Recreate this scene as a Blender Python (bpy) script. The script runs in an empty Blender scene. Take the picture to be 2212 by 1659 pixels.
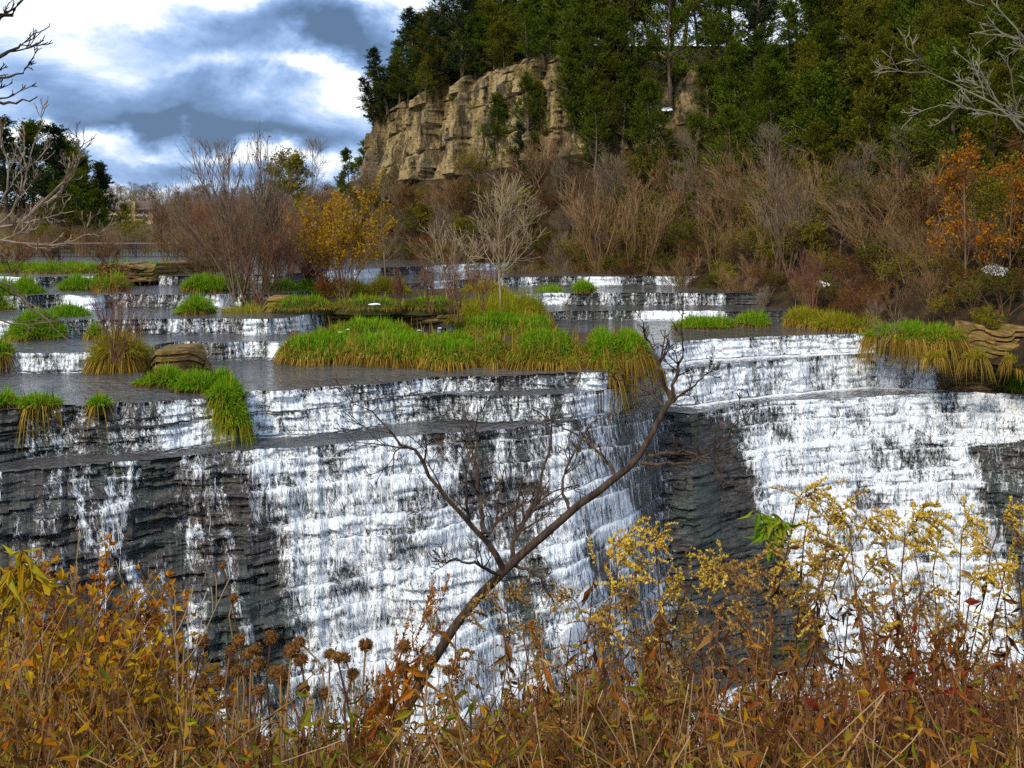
# Autumn gorge: stepped waterfall below a wooded limestone bluff
import bpy, math
import numpy as np
rng = np.random.default_rng(11)
EXPO, SUN, SKYS, DENOISE = 0.42, 2.8, 0.1, False
C = bpy.context.scene.collection
W, CU, H, CZ = 2212.0, 1106.0, 507.0, 3.0     # sighting constants: camera 3 m above the main pool, level

def PW(U, V, y):
    return np.array([(U - CU) / W * y, y, CZ + (H - V) / W * y])

def sstep(x, a, b):
    t = np.clip((x - a) / (b - a), 0, 1)
    return t * t * (3 - 2 * t)

# ------------------------------------------------------------------ noise
def hsh(ix, iy, seed=0):
    h = (ix.astype(np.int64) * 374761393 + iy.astype(np.int64) * 668265263 + seed * 1442695041) & 0xffffffff
    h = ((h ^ (h >> 13)) * 1274126177) & 0xffffffff
    return ((h ^ (h >> 16)) & 0xffff) / 65535.0

def vn(x, y, seed=0):
    x = np.asarray(x, float); y = np.asarray(y, float)
    ix = np.floor(x); iy = np.floor(y); fx = x - ix; fy = y - iy
    fx = fx * fx * (3 - 2 * fx); fy = fy * fy * (3 - 2 * fy)
    a = hsh(ix, iy, seed); b = hsh(ix + 1, iy, seed); c = hsh(ix, iy + 1, seed); d = hsh(ix + 1, iy + 1, seed)
    return (a * (1 - fx) + b * fx) * (1 - fy) + (c * (1 - fx) + d * fx) * fy

def fbm(x, y, seed=0, o=4):
    s = 0; a = 0.5; t = 0
    for k in range(o):
        s = s + a * vn(x * 2 ** k, y * 2 ** k, seed + k * 17); t += a; a *= 0.5
    return s / t

# ------------------------------------------------------------------ meshes
def mk(name, V, F, mat, parent=None, smooth=False, attrs=None, loc=None):
    V = np.ascontiguousarray(np.asarray(V, np.float32).reshape(-1, 3))
    F = np.ascontiguousarray(np.asarray(F, np.int32))
    me = bpy.data.meshes.new(name)
    k = F.shape[1]
    me.vertices.add(len(V)); me.vertices.foreach_set('co', V.ravel())
    me.loops.add(F.size); me.loops.foreach_set('vertex_index', F.ravel())
    me.polygons.add(len(F))
    me.polygons.foreach_set('loop_start', np.arange(0, F.size, k, dtype=np.int32))
    if attrs:
        for nm, a in attrs.items():
            a = np.asarray(a, np.float32)
            if a.ndim == 1:
                me.attributes.new(nm, 'FLOAT', 'POINT').data.foreach_set('value', a)
            else:
                me.attributes.new(nm, 'FLOAT_VECTOR', 'POINT').data.foreach_set('vector', a.ravel())
    me.update(calc_edges=True)
    me.polygons.foreach_set('use_smooth', np.full(len(F), bool(smooth)))
    me.materials.append(mat)
    o = bpy.data.objects.new(name, me); C.objects.link(o)
    if parent: o.parent = parent
    if loc is not None: o.location = loc
    return o

class Acc:
    def __init__(s): s.V = []; s.F = []; s.n = 0
    def add(s, VF):
        V, F = VF
        V = np.asarray(V, float).reshape(-1, 3)
        s.V.append(V); s.F.append(np.asarray(F, int) + s.n); s.n += len(V); return s
    def vf(s): return np.concatenate(s.V), np.concatenate(s.F)
    def build(s, name, mat, parent=None, smooth=False, loc=None):
        V, F = s.vf(); return mk(name, V, F, mat, parent, smooth, loc=loc)

def grid_faces(nr, nc):
    i = np.arange(nr * nc).reshape(nr, nc)
    return np.stack([i[:-1, :-1], i[:-1, 1:], i[1:, 1:], i[1:, :-1]], -1).reshape(-1, 4)

def unit(v): return v / np.maximum(np.linalg.norm(v, axis=-1, keepdims=True), 1e-9)

def tubes(P, R, S=3):
    P = np.asarray(P, float); N, K, _ = P.shape
    R = np.asarray(R, float) * np.ones((N, K))
    T = unit(np.gradient(P, axis=1))
    ref = np.where(np.abs(T[..., 2:3]) > 0.9, np.array([1., 0, 0]), np.array([0, 0, 1.]))
    A = unit(np.cross(T, ref)); B = np.cross(T, A)
    an = np.arange(S) * 2 * math.pi / S
    V = P[:, :, None] + R[:, :, None, None] * (A[:, :, None] * np.cos(an)[None, None, :, None] + B[:, :, None] * np.sin(an)[None, None, :, None])
    i = np.arange(N * K * S).reshape(N, K, S); j = np.roll(i, -1, 2)
    F = np.stack([i[:, :-1], j[:, :-1], j[:, 1:], i[:, 1:]], -1).reshape(-1, 4)
    return V.reshape(-1, 3), F

def tube(pts, r0, r1, S=6):
    P = np.asarray(pts, float)[None]
    return tubes(P, np.linspace(r0, r1, P.shape[1])[None], S)

def smoothpath(pts, n):
    P = np.asarray(pts, float); t = np.linspace(0, 1, len(P)); tt = np.linspace(0, 1, n)
    Q = np.stack([np.interp(tt, t, P[:, k]) for k in range(3)], 1)
    for _ in range(2):
        Q[1:-1] = (Q[:-2] + 2 * Q[1:-1] + Q[2:]) / 4
    return Q

def ribbons(P, Wd, side=None):
    P = np.asarray(P, float); N, K, _ = P.shape
    T = unit(np.gradient(P, axis=1))
    if side is None:
        a = rng.uniform(0, 2 * math.pi, N)
        side = np.stack([np.cos(a), np.sin(a), 0 * a], 1)
    s = side[:, None, :] * np.ones((1, K, 1))
    s = unit(s - T * (s * T).sum(-1, keepdims=True)) * (np.asarray(Wd) * np.ones((N, K)))[..., None] / 2
    V = np.stack([P - s, P + s], 2)
    i = np.arange(N * K * 2).reshape(N, K, 2)
    F = np.stack([i[:, :-1, 0], i[:, :-1, 1], i[:, 1:, 1], i[:, 1:, 0]], -1).reshape(-1, 4)
    return V.reshape(-1, 3), F

def leaves(pos, d, L, Wd, fold=0.25, droop=0.15, up=None):
    """two-quad folded leaves"""
    N = len(pos); d = unit(d); L = (L * np.ones(N))[:, None]; Wd = (Wd * np.ones(N))[:, None]
    r = unit(rng.normal(size=(N, 3)) + (0 if up is None else np.asarray(up)))
    s = unit(np.cross(d, r)); n = np.cross(s, d)
    m = pos + d * L * .5 - n * Wd * fold
    l = pos + d * L * .42 - s * Wd * .5 + n * Wd * fold * .4
    rr = pos + d * L * .42 + s * Wd * .5 + n * Wd * fold * .4
    t = pos + d * L - n * L * droop
    V = np.stack([pos, l, rr, t, m], 1).reshape(-1, 3)
    b = np.arange(N)[:, None] * 5
    F = np.concatenate([b + np.array([0, 2, 3, 4]), b + np.array([0, 4, 3, 1])], 0)
    return V, F

def diamonds(pos, d, L, Wd):
    N = len(pos); d = unit(d); L = (L * np.ones(N))[:, None]; Wd = (Wd * np.ones(N))[:, None]
    s = unit(np.cross(d, rng.normal(size=(N, 3))))
    V = np.stack([pos, pos + d * L * .45 + s * Wd / 2, pos + d * L, pos + d * L * .45 - s * Wd / 2], 1).reshape(-1, 3)
    return V, np.arange(N)[:, None] * 4 + np.array([0, 1, 2, 3])

def path(start, d, L, K, wob, bias):
    N = len(start); P = np.zeros((N, K, 3)); P[:, 0] = start; d = unit(d); st = (L * np.ones(N) / (K - 1))[:, None]
    for k in range(1, K):
        d = unit(d + rng.normal(0, wob, (N, 3)) + np.asarray(bias) / (K - 1))
        P[:, k] = P[:, k - 1] + d * st
    return P

def kids(P, R, n, t0, t1, ang, L, K, wob, bias, rr=.6, fall=.5, rmin=.003):
    N, Kp, _ = P.shape
    idx = np.repeat(np.arange(N), n); t = rng.uniform(t0, t1, len(idx))
    f = t * (Kp - 1); i = np.minimum(f.astype(int), Kp - 2); a = (f - i)[:, None]
    pos = P[idx, i] * (1 - a) + P[idx, i + 1] * a; tan = unit(P[idx, i + 1] - P[idx, i])
    rnd = unit(rng.normal(size=(len(idx), 3))); perp = unit(rnd - tan * (rnd * tan).sum(1, keepdims=True))
    an = np.radians(rng.normal(ang, ang * .2, len(idx)))[:, None]
    d = tan * np.cos(an) + perp * np.sin(an)
    ln = L * rng.uniform(.55, 1.2, len(idx)) * (1 - fall * t)
    c = path(pos, d, ln, K, wob, bias)
    return c, np.maximum((R[idx, i] * rr)[:, None] * np.linspace(1, .35, K)[None], rmin)

def box(x0, x1, y0, y1, z0, z1):
    V = np.array([[x, y, z] for z in (z0, z1) for y in (y0, y1) for x in (x0, x1)], float)
    F = np.array([[0, 2, 3, 1], [4, 5, 7, 6], [0, 1, 5, 4], [2, 6, 7, 3], [0, 4, 6, 2], [1, 3, 7, 5]])
    return V, F

# ------------------------------------------------------------------ tagging
def tag(o, label=None, cat=None, group=None, kind=None):
    if label: o['label'] = label
    if cat: o['category'] = cat
    if group: o['group'] = group
    if kind: o['kind'] = kind
    return o

def empty(name, loc, label, cat, group=None, rz=0.0):
    o = bpy.data.objects.new(name, None); C.objects.link(o)
    o.empty_display_size = .1
    o.location = loc; o.rotation_euler = (0, 0, rz)
    return tag(o, label, cat, group)

def dup(root, loc, rz=0, sc=1.0, label=None, group=None, cat=None, tilt=None):
    r = root.copy(); C.objects.link(r); r.location = loc
    r.rotation_euler = (tilt[0] if tilt else 0, tilt[1] if tilt else 0, rz)
    r.scale = (sc, sc, sc) if np.isscalar(sc) else sc
    tag(r, label, cat, group)
    for ch in list(root.children):
        c = ch.copy(); C.objects.link(c); c.parent = r
        for g in ch.children:
            d = g.copy(); C.objects.link(d); d.parent = c
    return r

protos = []
def drop_protos():
    for p in protos:
        for ch in list(p.children):
            bpy.data.objects.remove(ch)
        bpy.data.objects.remove(p)

# ------------------------------------------------------------------ materials
class NT:
    def __init__(s, name):
        s.m = bpy.data.materials.new(name); s.m.use_nodes = True
        s.t = s.m.node_tree; s.t.nodes.clear()
    def n(s, typ, **kw):
        o = s.t.nodes.new(typ)
        for k, v in kw.items():
            if k.startswith('i_'):
                key = k[2:]; key = int(key) if key.isdigit() else key.replace('_', ' ')
                o.inputs[key].default_value = v
            else: setattr(o, k, v)
        return o
    def l(s, a, b): s.t.links.new(a, b)
    def ramp(s, fac, stops, mode='LINEAR'):
        r = s.n('ShaderNodeValToRGB'); cr = r.color_ramp; cr.interpolation = mode
        while len(cr.elements) < len(stops): cr.elements.new(0.5)
        for e, (p, c) in zip(cr.elements, stops):
            e.position = p; e.color = tuple(c) + (1,) if len(c) == 3 else c
        s.l(fac, r.inputs[0]); return r
    def math(s, op, a, b=None, clamp=False):
        o = s.n('ShaderNodeMath', operation=op, use_clamp=clamp)
        for k, v in ((0, a), (1, b)):
            if v is None: continue
            if isinstance(v, (int, float)): o.inputs[k].default_value = v
            else: s.l(v, o.inputs[k])
        return o.outputs[0]
    def attr(s, nm): return s.n('ShaderNodeAttribute', attribute_name=nm)
    def noise(s, vec, scale, detail=4, rough=.55, dist=0.0):
        o = s.n('ShaderNodeTexNoise'); o.inputs['Scale'].default_value = scale
        o.inputs['Detail'].default_value = detail; o.inputs['Roughness'].default_value = rough
        o.inputs['Distortion'].default_value = dist
        if vec is not None: s.l(vec, o.inputs['Vector'])
        return o.outputs[0]
    def mapped(s, vec, sc):
        m = s.n('ShaderNodeMapping'); m.inputs['Scale'].default_value = sc; s.l(vec, m.inputs['Vector']); return m.outputs[0]
    def mixc(s, fac, a, b, mode='MIX'):
        o = s.n('ShaderNodeMix', data_type='RGBA', blend_type=mode)
        for k, v in ((0, fac), (6, a), (7, b)):
            if isinstance(v, (int, float)): o.inputs[k].default_value = v
            elif isinstance(v, (tuple, list)): o.inputs[k].default_value = tuple(v) + (1,)
            else: s.l(v, o.inputs[k])
        return o.outputs[2]
    def bump(s, h, strength, dist):
        b = s.n('ShaderNodeBump'); b.inputs['Strength'].default_value = strength; b.inputs['Distance'].default_value = dist
        s.l(h, b.inputs['Height']); return b.outputs[0]
    def out(s, sh):
        o = s.n('ShaderNodeOutputMaterial'); s.l(sh, o.inputs[0]); return s.m

def princ(t, col, rough, normal=None, spec=.5):
    p = t.n('ShaderNodeBsdfPrincipled')
    for key, v in (('Base Color', col), ('Roughness', rough), ('Specular IOR Level', spec)):
        if isinstance(v, (int, float)): p.inputs[key].default_value = v
        elif isinstance(v, tuple): p.inputs[key].default_value = v + (1,)
        else: t.l(v, p.inputs[key])
    if normal is not None: t.l(normal, p.inputs['Normal'])
    return p.outputs[0]

def leafmat(name, cols, transl=.35, vary=.35, gloss=0.0):
    t = NT(name)
    g = t.n('ShaderNodeNewGeometry')
    n = len(cols)
    r = t.ramp(g.outputs['Random Per Island'], [(i / max(n - 1, 1), c) for i, c in enumerate(cols)])
    oi = t.n('ShaderNodeObjectInfo')
    m = t.math('MULTIPLY_ADD', oi.outputs['Random'], vary); t.t.nodes[-1].inputs[2].default_value = 1 - vary / 2
    hs = t.n('ShaderNodeHueSaturation'); t.l(r.outputs[0], hs.inputs['Color']); t.l(m, hs.inputs['Value'])
    d = t.n('ShaderNodeBsdfDiffuse'); tr = t.n('ShaderNodeBsdfTranslucent')
    t.l(hs.outputs[0], d.inputs[0]); t.l(hs.outputs[0], tr.inputs[0])
    mx = t.n('ShaderNodeMixShader'); mx.inputs[0].default_value = transl
    t.l(d.outputs[0], mx.inputs[1]); t.l(tr.outputs[0], mx.inputs[2])
    return t.out(mx.outputs[0])

def barkmat(name, c0, c1, scale=30, stretch=.25, vary=.3):
    t = NT(name)
    tc = t.n('ShaderNodeTexCoord')
    nz = t.noise(t.mapped(tc.outputs['Object'], (1, 1, stretch)), scale, 4)
    r = t.ramp(nz, [(.3, c0), (.7, c1)])
    oi = t.n('ShaderNodeObjectInfo')
    m = t.math('MULTIPLY_ADD', oi.outputs['Random'], vary); t.t.nodes[-1].inputs[2].default_value = 1 - vary / 2
    hs = t.n('ShaderNodeHueSaturation'); t.l(r.outputs[0], hs.inputs['Color']); t.l(m, hs.inputs['Value'])
    return t.out(princ(t, hs.outputs[0], .9, t.bump(nz, .5, .01), .2))

def plain(name, col, rough=.8, spec=.3, nscale=8, amt=.25):
    t = NT(name); tc = t.n('ShaderNodeTexCoord')
    nz = t.noise(tc.outputs['Object'], nscale, 5)
    c = t.mixc(nz, tuple(x * (1 - amt) for x in col), tuple(min(1, x * (1 + amt)) for x in col))
    return t.out(princ(t, c, rough, None, spec))
# ------------------------------------------------------------------ camera, light, sky
sc = bpy.context.scene
cam = bpy.data.cameras.new('camera'); co = bpy.data.objects.new('camera', cam); C.objects.link(co)
cam.sensor_width = 36; cam.lens = 36; cam.clip_start = .05; cam.clip_end = 9000
co.location = (0, 0, CZ); co.rotation_euler = (math.pi / 2, 0, 0)
cam.shift_y = -(829.5 - H) / W
sc.camera = co
sc.view_settings.view_transform = 'Standard'; sc.view_settings.look = 'None'
sc.view_settings.exposure = EXPO; sc.view_settings.gamma = 1
sc.cycles.max_bounces = 6; sc.cycles.diffuse_bounces = 3; sc.cycles.glossy_bounces = 3
sc.cycles.transmission_bounces = 3; sc.cycles.transparent_max_bounces = 16
sc.cycles.use_denoising = DENOISE
sc.cycles.sample_clamp_indirect = 4

SUN_EL, SUN_AZ = 40.0, -148.0       # azimuth from the view direction, positive to the right
sl = bpy.data.lights.new('sun', 'SUN'); so = bpy.data.objects.new('sun', sl); C.objects.link(so)
sl.energy = SUN; sl.angle = math.radians(11); sl.color = (1, .90, .75)
so.rotation_euler = (math.radians(90 - SUN_EL), 0, math.radians(180 - SUN_AZ))
# direction light comes from = (sin az, cos az); lamp points -Z
so.location = (-30, -20, 40)

wd = bpy.data.worlds.new('World'); sc.world = wd; wd.use_nodes = True
t = NT.__new__(NT); t.t = wd.node_tree; t.t.nodes.clear()
sky = t.n('ShaderNodeTexSky', sky_type='NISHITA', sun_disc=False)
sky.sun_elevation = math.radians(SUN_EL); sky.sun_rotation = math.radians(SUN_AZ)
tc = t.n('ShaderNodeTexCoord'); d0 = tc.outputs['Generated']
warp = t.n('ShaderNodeTexNoise'); warp.inputs['Scale'].default_value = 6.5; warp.inputs['Detail'].default_value = 6; warp.inputs['Roughness'].default_value = .55
t.l(t.mapped(d0, (1, 1, 1.5)), warp.inputs['Vector'])
wv = t.n('ShaderNodeVectorMath', operation='MULTIPLY_ADD'); t.l(warp.outputs['Color'], wv.inputs[0])
wv.inputs[1].default_value = (.24, .24, .15); wv.inputs[2].default_value = (-.12, -.12, -.075)
sx = t.n('ShaderNodeSeparateXYZ'); t.l(d0, sx.inputs[0])
ws = t.n('ShaderNodeSeparateXYZ'); t.l(wv.outputs[0], ws.inputs[0])
az = t.math('ADD', t.math('ARCTAN2', sx.outputs[0], sx.outputs[1]), ws.outputs[0])
el = t.math('ADD', t.math('ARCSINE', sx.outputs[2]), ws.outputs[2])
big = t.noise(t.mapped(d0, (1, 1, 1.9)), 6.0, 9, .60, .4)
dark = t.math('MULTIPLY', t.math('SUBTRACT', big, .48), 2.4)
def aze(U, V):
    a = (U - CU) / W; e = (H - V) / W
    return math.atan(a), math.atan(e / math.sqrt(1 + a * a))
# clouds: (U, V, half width, half height, weight) as directions on the sky
for (U, V, hw, hh, wt) in [(600, 82, 250, 40, .55), (760, 118, 130, 26, .45), (420, 205, 330, 60, .42), (480, 262, 400, 24, .55), (60, 190, 150, 75, .25),
                           (610, 362, 230, 22, .33), (250, 375, 160, 18, .12), (850, 300, 160, 40, .1),
                           (170, 25, 210, 42, -.85), (640, 10, 170, 26, -.8), (690, 168, 120, 26, -.75), (860, 40, 80, 30, -.4),
                           (650, 320, 140, 24, -.85), (90, 283, 130, 16, -.85), (300, 318, 160, 16, -.5), (420, 140, 100, 22, -.3), (330, 405, 260, 18, -.4),
                           (240, 140, 90, 40, -.2)]:
    a0, e0 = aze(U, V); wa = hw / W; we = hh / W
    p = t.math('POWER', t.math('DIVIDE', t.math('SUBTRACT', az, a0), wa), 2.0)
    q = t.math('POWER', t.math('DIVIDE', t.math('SUBTRACT', el, e0), we), 2.0)
    g = t.math('POWER', 2.718, t.math('MULTIPLY', t.math('ADD', p, q), -1.0))
    dark = t.math('ADD', dark, t.math('MULTIPLY', g, wt))
cr = t.ramp(t.math('ADD', t.math('MULTIPLY', dark, .8), .34), [(0, (9.2, 9.5, 10.)), (.16, (7.8, 8.4, 9.4)), (.30, (5.2, 6.3, 8.3)), (.46, (3.0, 4.4, 7.0)), (.68, (1.7, 2.8, 5.0)), (1, (.8, 1.4, 2.5))])
mx = t.n('ShaderNodeMix', data_type='RGBA'); mx.inputs[0].default_value = .93
t.l(sky.outputs[0], mx.inputs[6]); t.l(cr.outputs[0], mx.inputs[7])
bg = t.n('ShaderNodeBackground'); bg.inputs[1].default_value = SKYS; t.l(mx.outputs[2], bg.inputs[0])
ow = t.n('ShaderNodeOutputWorld'); t.l(bg.outputs[0], ow.inputs[0])

# ------------------------------------------------------------------ riverbed: one loft of stations across the gorge
Uc = np.array([-1800, -900, -300, 0, 120, 300, 440, 515, 700, 800, 940, 1108, 1233, 1300, 1380, 1430, 1500, 1600, 1665, 1886, 2000, 2120, 2212, 2700, 3600.])
VA = np.array([920, 905, 900, 887, 877, 870, 858, 847, 839, 829, 814, 812, 806, 806, 775, 744, 735, 730, 727, 720, 718, 722, 725, 725, 725.])
zB = np.array([-.38] * 9 + [-.30, -.30, -.30, -.30, -.35, -.42, -.55, -.55, -.55, -.55, -.55, -.55, -.55, -.55, -.55, -.55])
VC = np.array([0] * 9 + [860, 853, 855, 850, 846, 825, 800, 793, 784, 778, 763, 768, 770, 771, 771, 771.])
zD = np.array([-.79] * 13 + [-.85, -1.15, -1.45, -1.52, -1.52, -1.52, -1.52, -1.52, -1.52, -1.52, -1.52, -1.52])
VE = np.array([1060, 1050, 1040, 1022, 1010, 993, 980, 976, 960, 950, 936, 923, 912, 898, 892, 888, 893, 875, 867, 857, 850, 848, 852, 852, 852.])
yA = 3 * W / (VA - H)
yC = np.where(VC > 0, (3 - zB) * W / (np.maximum(VC, 600) - H), yA - .22)
yE = (3 - zD + .02) * W / (VE - H)
Uu = np.array([-1800, 0, 215, 370, 605, 800, 1108, 1180, 1300, 1700, 3600.])
y1 = np.array([22.3, 22.3, 22.5, 24.8, 25, 26, 31, 35.5, 36, 36, 36]); z1 = np.interp(Uu, [0, 605, 1180], [.40, .40, .32])
y2 = np.interp(Uu, [0, 605, 1180], [26.2, 27, 38.5]); z2 = .80 + 0 * Uu
y3 = np.interp(Uu, [0, 605, 1000, 1180], [30.3, 31, 42, 44]); z3 = 1.2 + 0 * Uu
y4 = np.interp(Uu, [0, 605, 1180], [35.2, 37, 56]); z4 = 1.55 + 0 * Uu
cols = np.concatenate([np.linspace(-1800, -80, 60), np.arange(-70, 2290, 2.0), np.linspace(2300, 3600, 40)])
nc = len(cols)
def sm(a, k):
    ker = np.hanning(2 * k + 1); ker /= ker.sum()
    return np.convolve(np.pad(a, k, mode='edge'), ker, mode='valid')
def ci(xs, ys, k=9): return sm(np.interp(cols, xs, ys), k)
cyA, czB, cyC, czD, cyE = ci(Uc, yA), ci(Uc, zB), ci(Uc, yC), ci(Uc, zD), ci(Uc, yE)
cu = [(ci(Uu, y, 14), ci(Uu, z, 14)) for y, z in ((y1, z1), (y2, z2), (y3, z3), (y4, z4))]
sx_ = (cols - CU) / W       # lateral direction of each station
arc = sx_ * 24              # lateral metres, roughly
jag = lambda seed, amp, f=1.3: amp * (fbm(arc * f, arc * 0 + seed, seed, 5) - .5) * 2
rows = []   # (y, z, kind, stepid, local t)  kind 0 tread 1 riser 2 big face
def tread(ya, za, yb, zb, n, sid, dep=.025):
    for k in range(n):
        f = k / n
        rows.append((ya + (yb - ya) * f, za + (zb - za) * f, 0, sid, f))
def riser(ya, za, yb, zb, n, sid, prof=None):
    for k in range(n):
        f = k / n
        rows.append((ya + (yb - ya) * (f ** 1.5), za + (zb - za) * f, 1, sid, f))
one = np.ones(nc)
(ya1, za1), (ya2, za2), (ya3, za3), (ya4, za4) = cu
ya1 = ya1 + jag(3, .45); ya2 = ya2 + jag(4, .4); ya3 = ya3 + jag(5, .6); ya4 = ya4 + jag(6, .9)
cyA = cyA + jag(7, .12, 2.5); cyC = cyC + jag(8, .16, 2); cyE = cyE + jag(9, .10, 2.5)
tread(one * 150, one * 1.75, ya4, za4, 12, 9)
for (yt, zt, yb, zb, sid) in ((ya4, za4, ya3, za3, 4), (ya3, za3, ya2, za2, 3), (ya2, za2, ya1, za1, 2), (ya1, za1, cyA, one * 0, 1)):
    riser(yt, zt, yt - .12, zb, 14, sid)
    tread(yt - .12, zb, yb, zb, 8, sid)
lcB = np.minimum(cyC + .06, cyA - .14)
riser(cyA, one * 0, np.maximum(cyA - .2, lcB), czB, 22, 10)
tread(np.maximum(cyA - .2, lcB), czB, np.minimum(cyC, cyA - .2), czB, 8, 10)
yC2 = np.minimum(cyC, cyA - .2)
lcD = np.maximum(yC2 - .22, cyE + .1)
riser(yC2, czB, lcD, czD, 26, 11)
tread(lcD, czD, np.minimum(cyE, lcD - .1), czD - .02, 10, 11)
yE2 = np.minimum(cyE, lcD - .1)
# big face: alternating risers and narrow ledges, outward 0.55 m for each metre down
led = [0, .22, .60, 1.12, 1.36, 1.92, 2.22, 2.72, 2.98, 3.62, 3.95, 4.6, 5.0, 5.7, 6.2]
maj = [0, .5, .35, 1, .3, 1, .3, 1, .4, 1, .3, 1, .3, 1, 0]
yp, zp = yE2.copy(), czD - .02
bot = -7.7
for k in range(1, len(led)):
    h = (led[k] - led[k - 1]) * (7.7 + czD) / 6.2
    wob = 1 + .25 * (fbm(arc * .5, arc * 0 + k * 3.1, 40 + k, 3) - .5) * 2
    zn = czD - .02 - led[k] * (7.7 + czD) / 6.2 + .22 * (fbm(arc * .35, arc * 0 + k * 1.7, 60 + k, 4) - .5) * (k < len(led) - 1)
    s = .60 * (0.35 + 1.3 * fbm(arc * .6 + k, arc * 0, 80 + k, 4))   # outward run for this ledge, varies
    tr = np.clip(1.2 * (fbm(arc * .7 + 7 * k, arc * 0 + k, 90 + k, 4) - .12) * (.35 + .85 * maj[k]), .06, .93)
    run = h * s * 1.15
    ym = yp - run * (1 - tr)
    nR = 12
    for q in range(nR):
        f = q / nR
        rows.append((yp + (ym - yp) * f ** 1.4, zp + (zn - zp) * f, 2, 20 + k, f))
    yn = ym - run * tr
    for q in range(6):
        f = q / 6
        rows.append((ym + (yn - ym) * f, zn - .015 * f, 3, 20 + k, f))
    yp, zp = yn, zn - .015
rows.append((yp, zp, 2, 40, 0)); rows.append((yp - .3, zp - .3, 2, 40, 1))
Y = np.array([r[0] for r in rows]); Z = np.array([r[1] for r in rows])
kind = np.array([r[2] for r in rows]); sid = np.array([r[3] for r in rows]); lt = np.array([r[4] for r in rows])
nr = len(rows)
X = sx_[None] * Y
Y0, Z0 = Y.copy(), Z.copy()
VV = H + (CZ - Z) / np.maximum(Y, .1) * W           # image height of each vertex, to place the streams
UU = np.broadcast_to(cols[None], Y.shape)
kk = kind[:, None] * np.ones((1, nc))
ss = sid[:, None] * np.ones((1, nc))
# rock relief
strat = np.floor(Z * 14 + 1.5 * fbm(X * .6, Z * 0, 5, 3))
slab = hsh(strat, np.floor(X * 1.6 + hsh(strat, strat * 0, 3) * 9), 21)
rel = .15 * (slab - .5) + .34 * (fbm(X * 1.1, Z * 2.6, 31, 5) - .5) + .12 * (fbm(X * 4, Z * 14, 33, 3) - .5)
rel = rel * np.where(kk >= 1, 1, 0) * np.where(ss < 6, .6, 1) * np.where(kk == 3, .75, 1)
# curved knobs where the face bulges
rel = rel + np.where(kk >= 2, .55 * (fbm(X * .38, Z * .5, 35, 3) - .5), 0) * np.clip((czD[None] - Z) / 1.2, 0, 1)
Yr = Y - rel
Zr = Z + np.where(kk == 0, -.05 + .05 * (fbm(X * 1.5, Y * 2.5, 51, 4) - .5), .02 * (vn(X * 6, Z * 6, 52) - .5))
Xr = sx_[None] * Yr
dry = np.clip(sstep(UU, 1885, 1925) * (Z > -1.5) * (ss < 13), 0, 1)
dry = np.maximum(dry, .45 * sstep(UU, 1250, 1290) * (1 - sstep(UU, 1440, 1480)) * (ss >= 10) * (ss < 12))

t = NT('wet layered rock')
ge = t.n('ShaderNodeNewGeometry'); ps = ge.outputs['Position']
n1 = t.noise(t.mapped(ps, (1.2, 1.2, 7)), 2.2, 8, .62, .4)
n2 = t.noise(ps, .9, 5); n3 = t.noise(t.mapped(ps, (9, 9, 30)), 1.0, 6, .6)
c = t.ramp(n1, [(.28, (.008, .008, .008)), (.45, (.032, .030, .027)), (.62, (.085, .075, .064)), (.80, (.17, .15, .13))]).outputs[0]
c = t.mixc(t.ramp(n2, [(.45, (0, 0, 0)), (.62, (.6, .6, .6))]).outputs[0], c, (.036, .060, .050))
cd = t.ramp(n1, [(.3, (.04, .026, .010)), (.5, (.15, .095, .035)), (.7, (.30, .20, .08))]).outputs[0]
c = t.mixc(t.attr('dry').outputs['Fac'], c, cd)
ro = t.ramp(n3, [(.3, (.18,) * 3), (.75, (.6,) * 3)]).outputs[0]
M_rock = t.out(princ(t, c, ro, t.bump(t.math('ADD', n1, n3), .9, .05), .5))
vr = np.stack([Xr, Yr, Zr], -1)
rock = mk('riverbed', vr, grid_faces(nr, nc), M_rock, attrs={'dry': dry.ravel()})
tag(rock, kind='structure')

# ------------------------------------------------------------------ streams of water
def I(x, xs, ys): return np.interp(x, xs, ys)
def gs(u, c, w): return np.exp(-((u - c) / w) ** 2)
r1 = I(UU, [-2000, -100, 0, 40, 60, 100, 130, 200, 225, 240, 340, 365, 500, 520, 545, 740, 760, 1000, 1050, 1240, 1260, 1310, 1335, 1400, 1424, 1850, 1885, 1900],
       [.3, .3, 0, .1, .45, .35, .45, .4, .05, .4, .45, .85, .88, .3, .78, .8, .62, .6, .42, .4, .75, .7, .05, .05, .85, .85, .9, 0])
r2 = I(UU, [-2000, 0, 40, 60, 100, 130, 200, 225, 240, 340, 365, 500, 520, 545, 740, 770, 850, 960, 1000, 1240, 1270, 1330, 1350, 1420, 1440, 1500, 1860, 2010, 2045],
       [.3, 0, .1, .5, .4, .5, .4, .1, .45, .5, .88, .9, .25, .85, .85, .8, .6, .4, .5, .55, .8, .7, .1, .1, .85, .9, .8, .75, 0])
fc = .16 + .62 * sstep(fbm(UU / 34 + VV / 300, VV / 260, 41, 3), .44, .78)
xl = I(VV, [960, 1060, 1130, 1300, 1450, 1700], [470, 540, 580, 610, 650, 720]); xr = I(VV, [930, 990, 1150, 1300, 1500, 1700], [900, 985, 1075, 1140, 1210, 1290])
fc = np.maximum(fc, .92 * sstep(UU, xl - 50, xl + 70) * (1 - sstep(UU, xr - 60, xr + 50)))
fc = np.maximum(fc, .5 * gs(UU, I(VV, [1000, 1150, 1250], [440, 470, 520]), 60) * (VV < 1130))
fc = np.maximum(fc, .74 * sstep(UU, 940, 1060) * (1 - sstep(UU, 1390, 1480)) * (.4 + 1.1 * vn(UU / 45, VV / 190, 5)))
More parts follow.
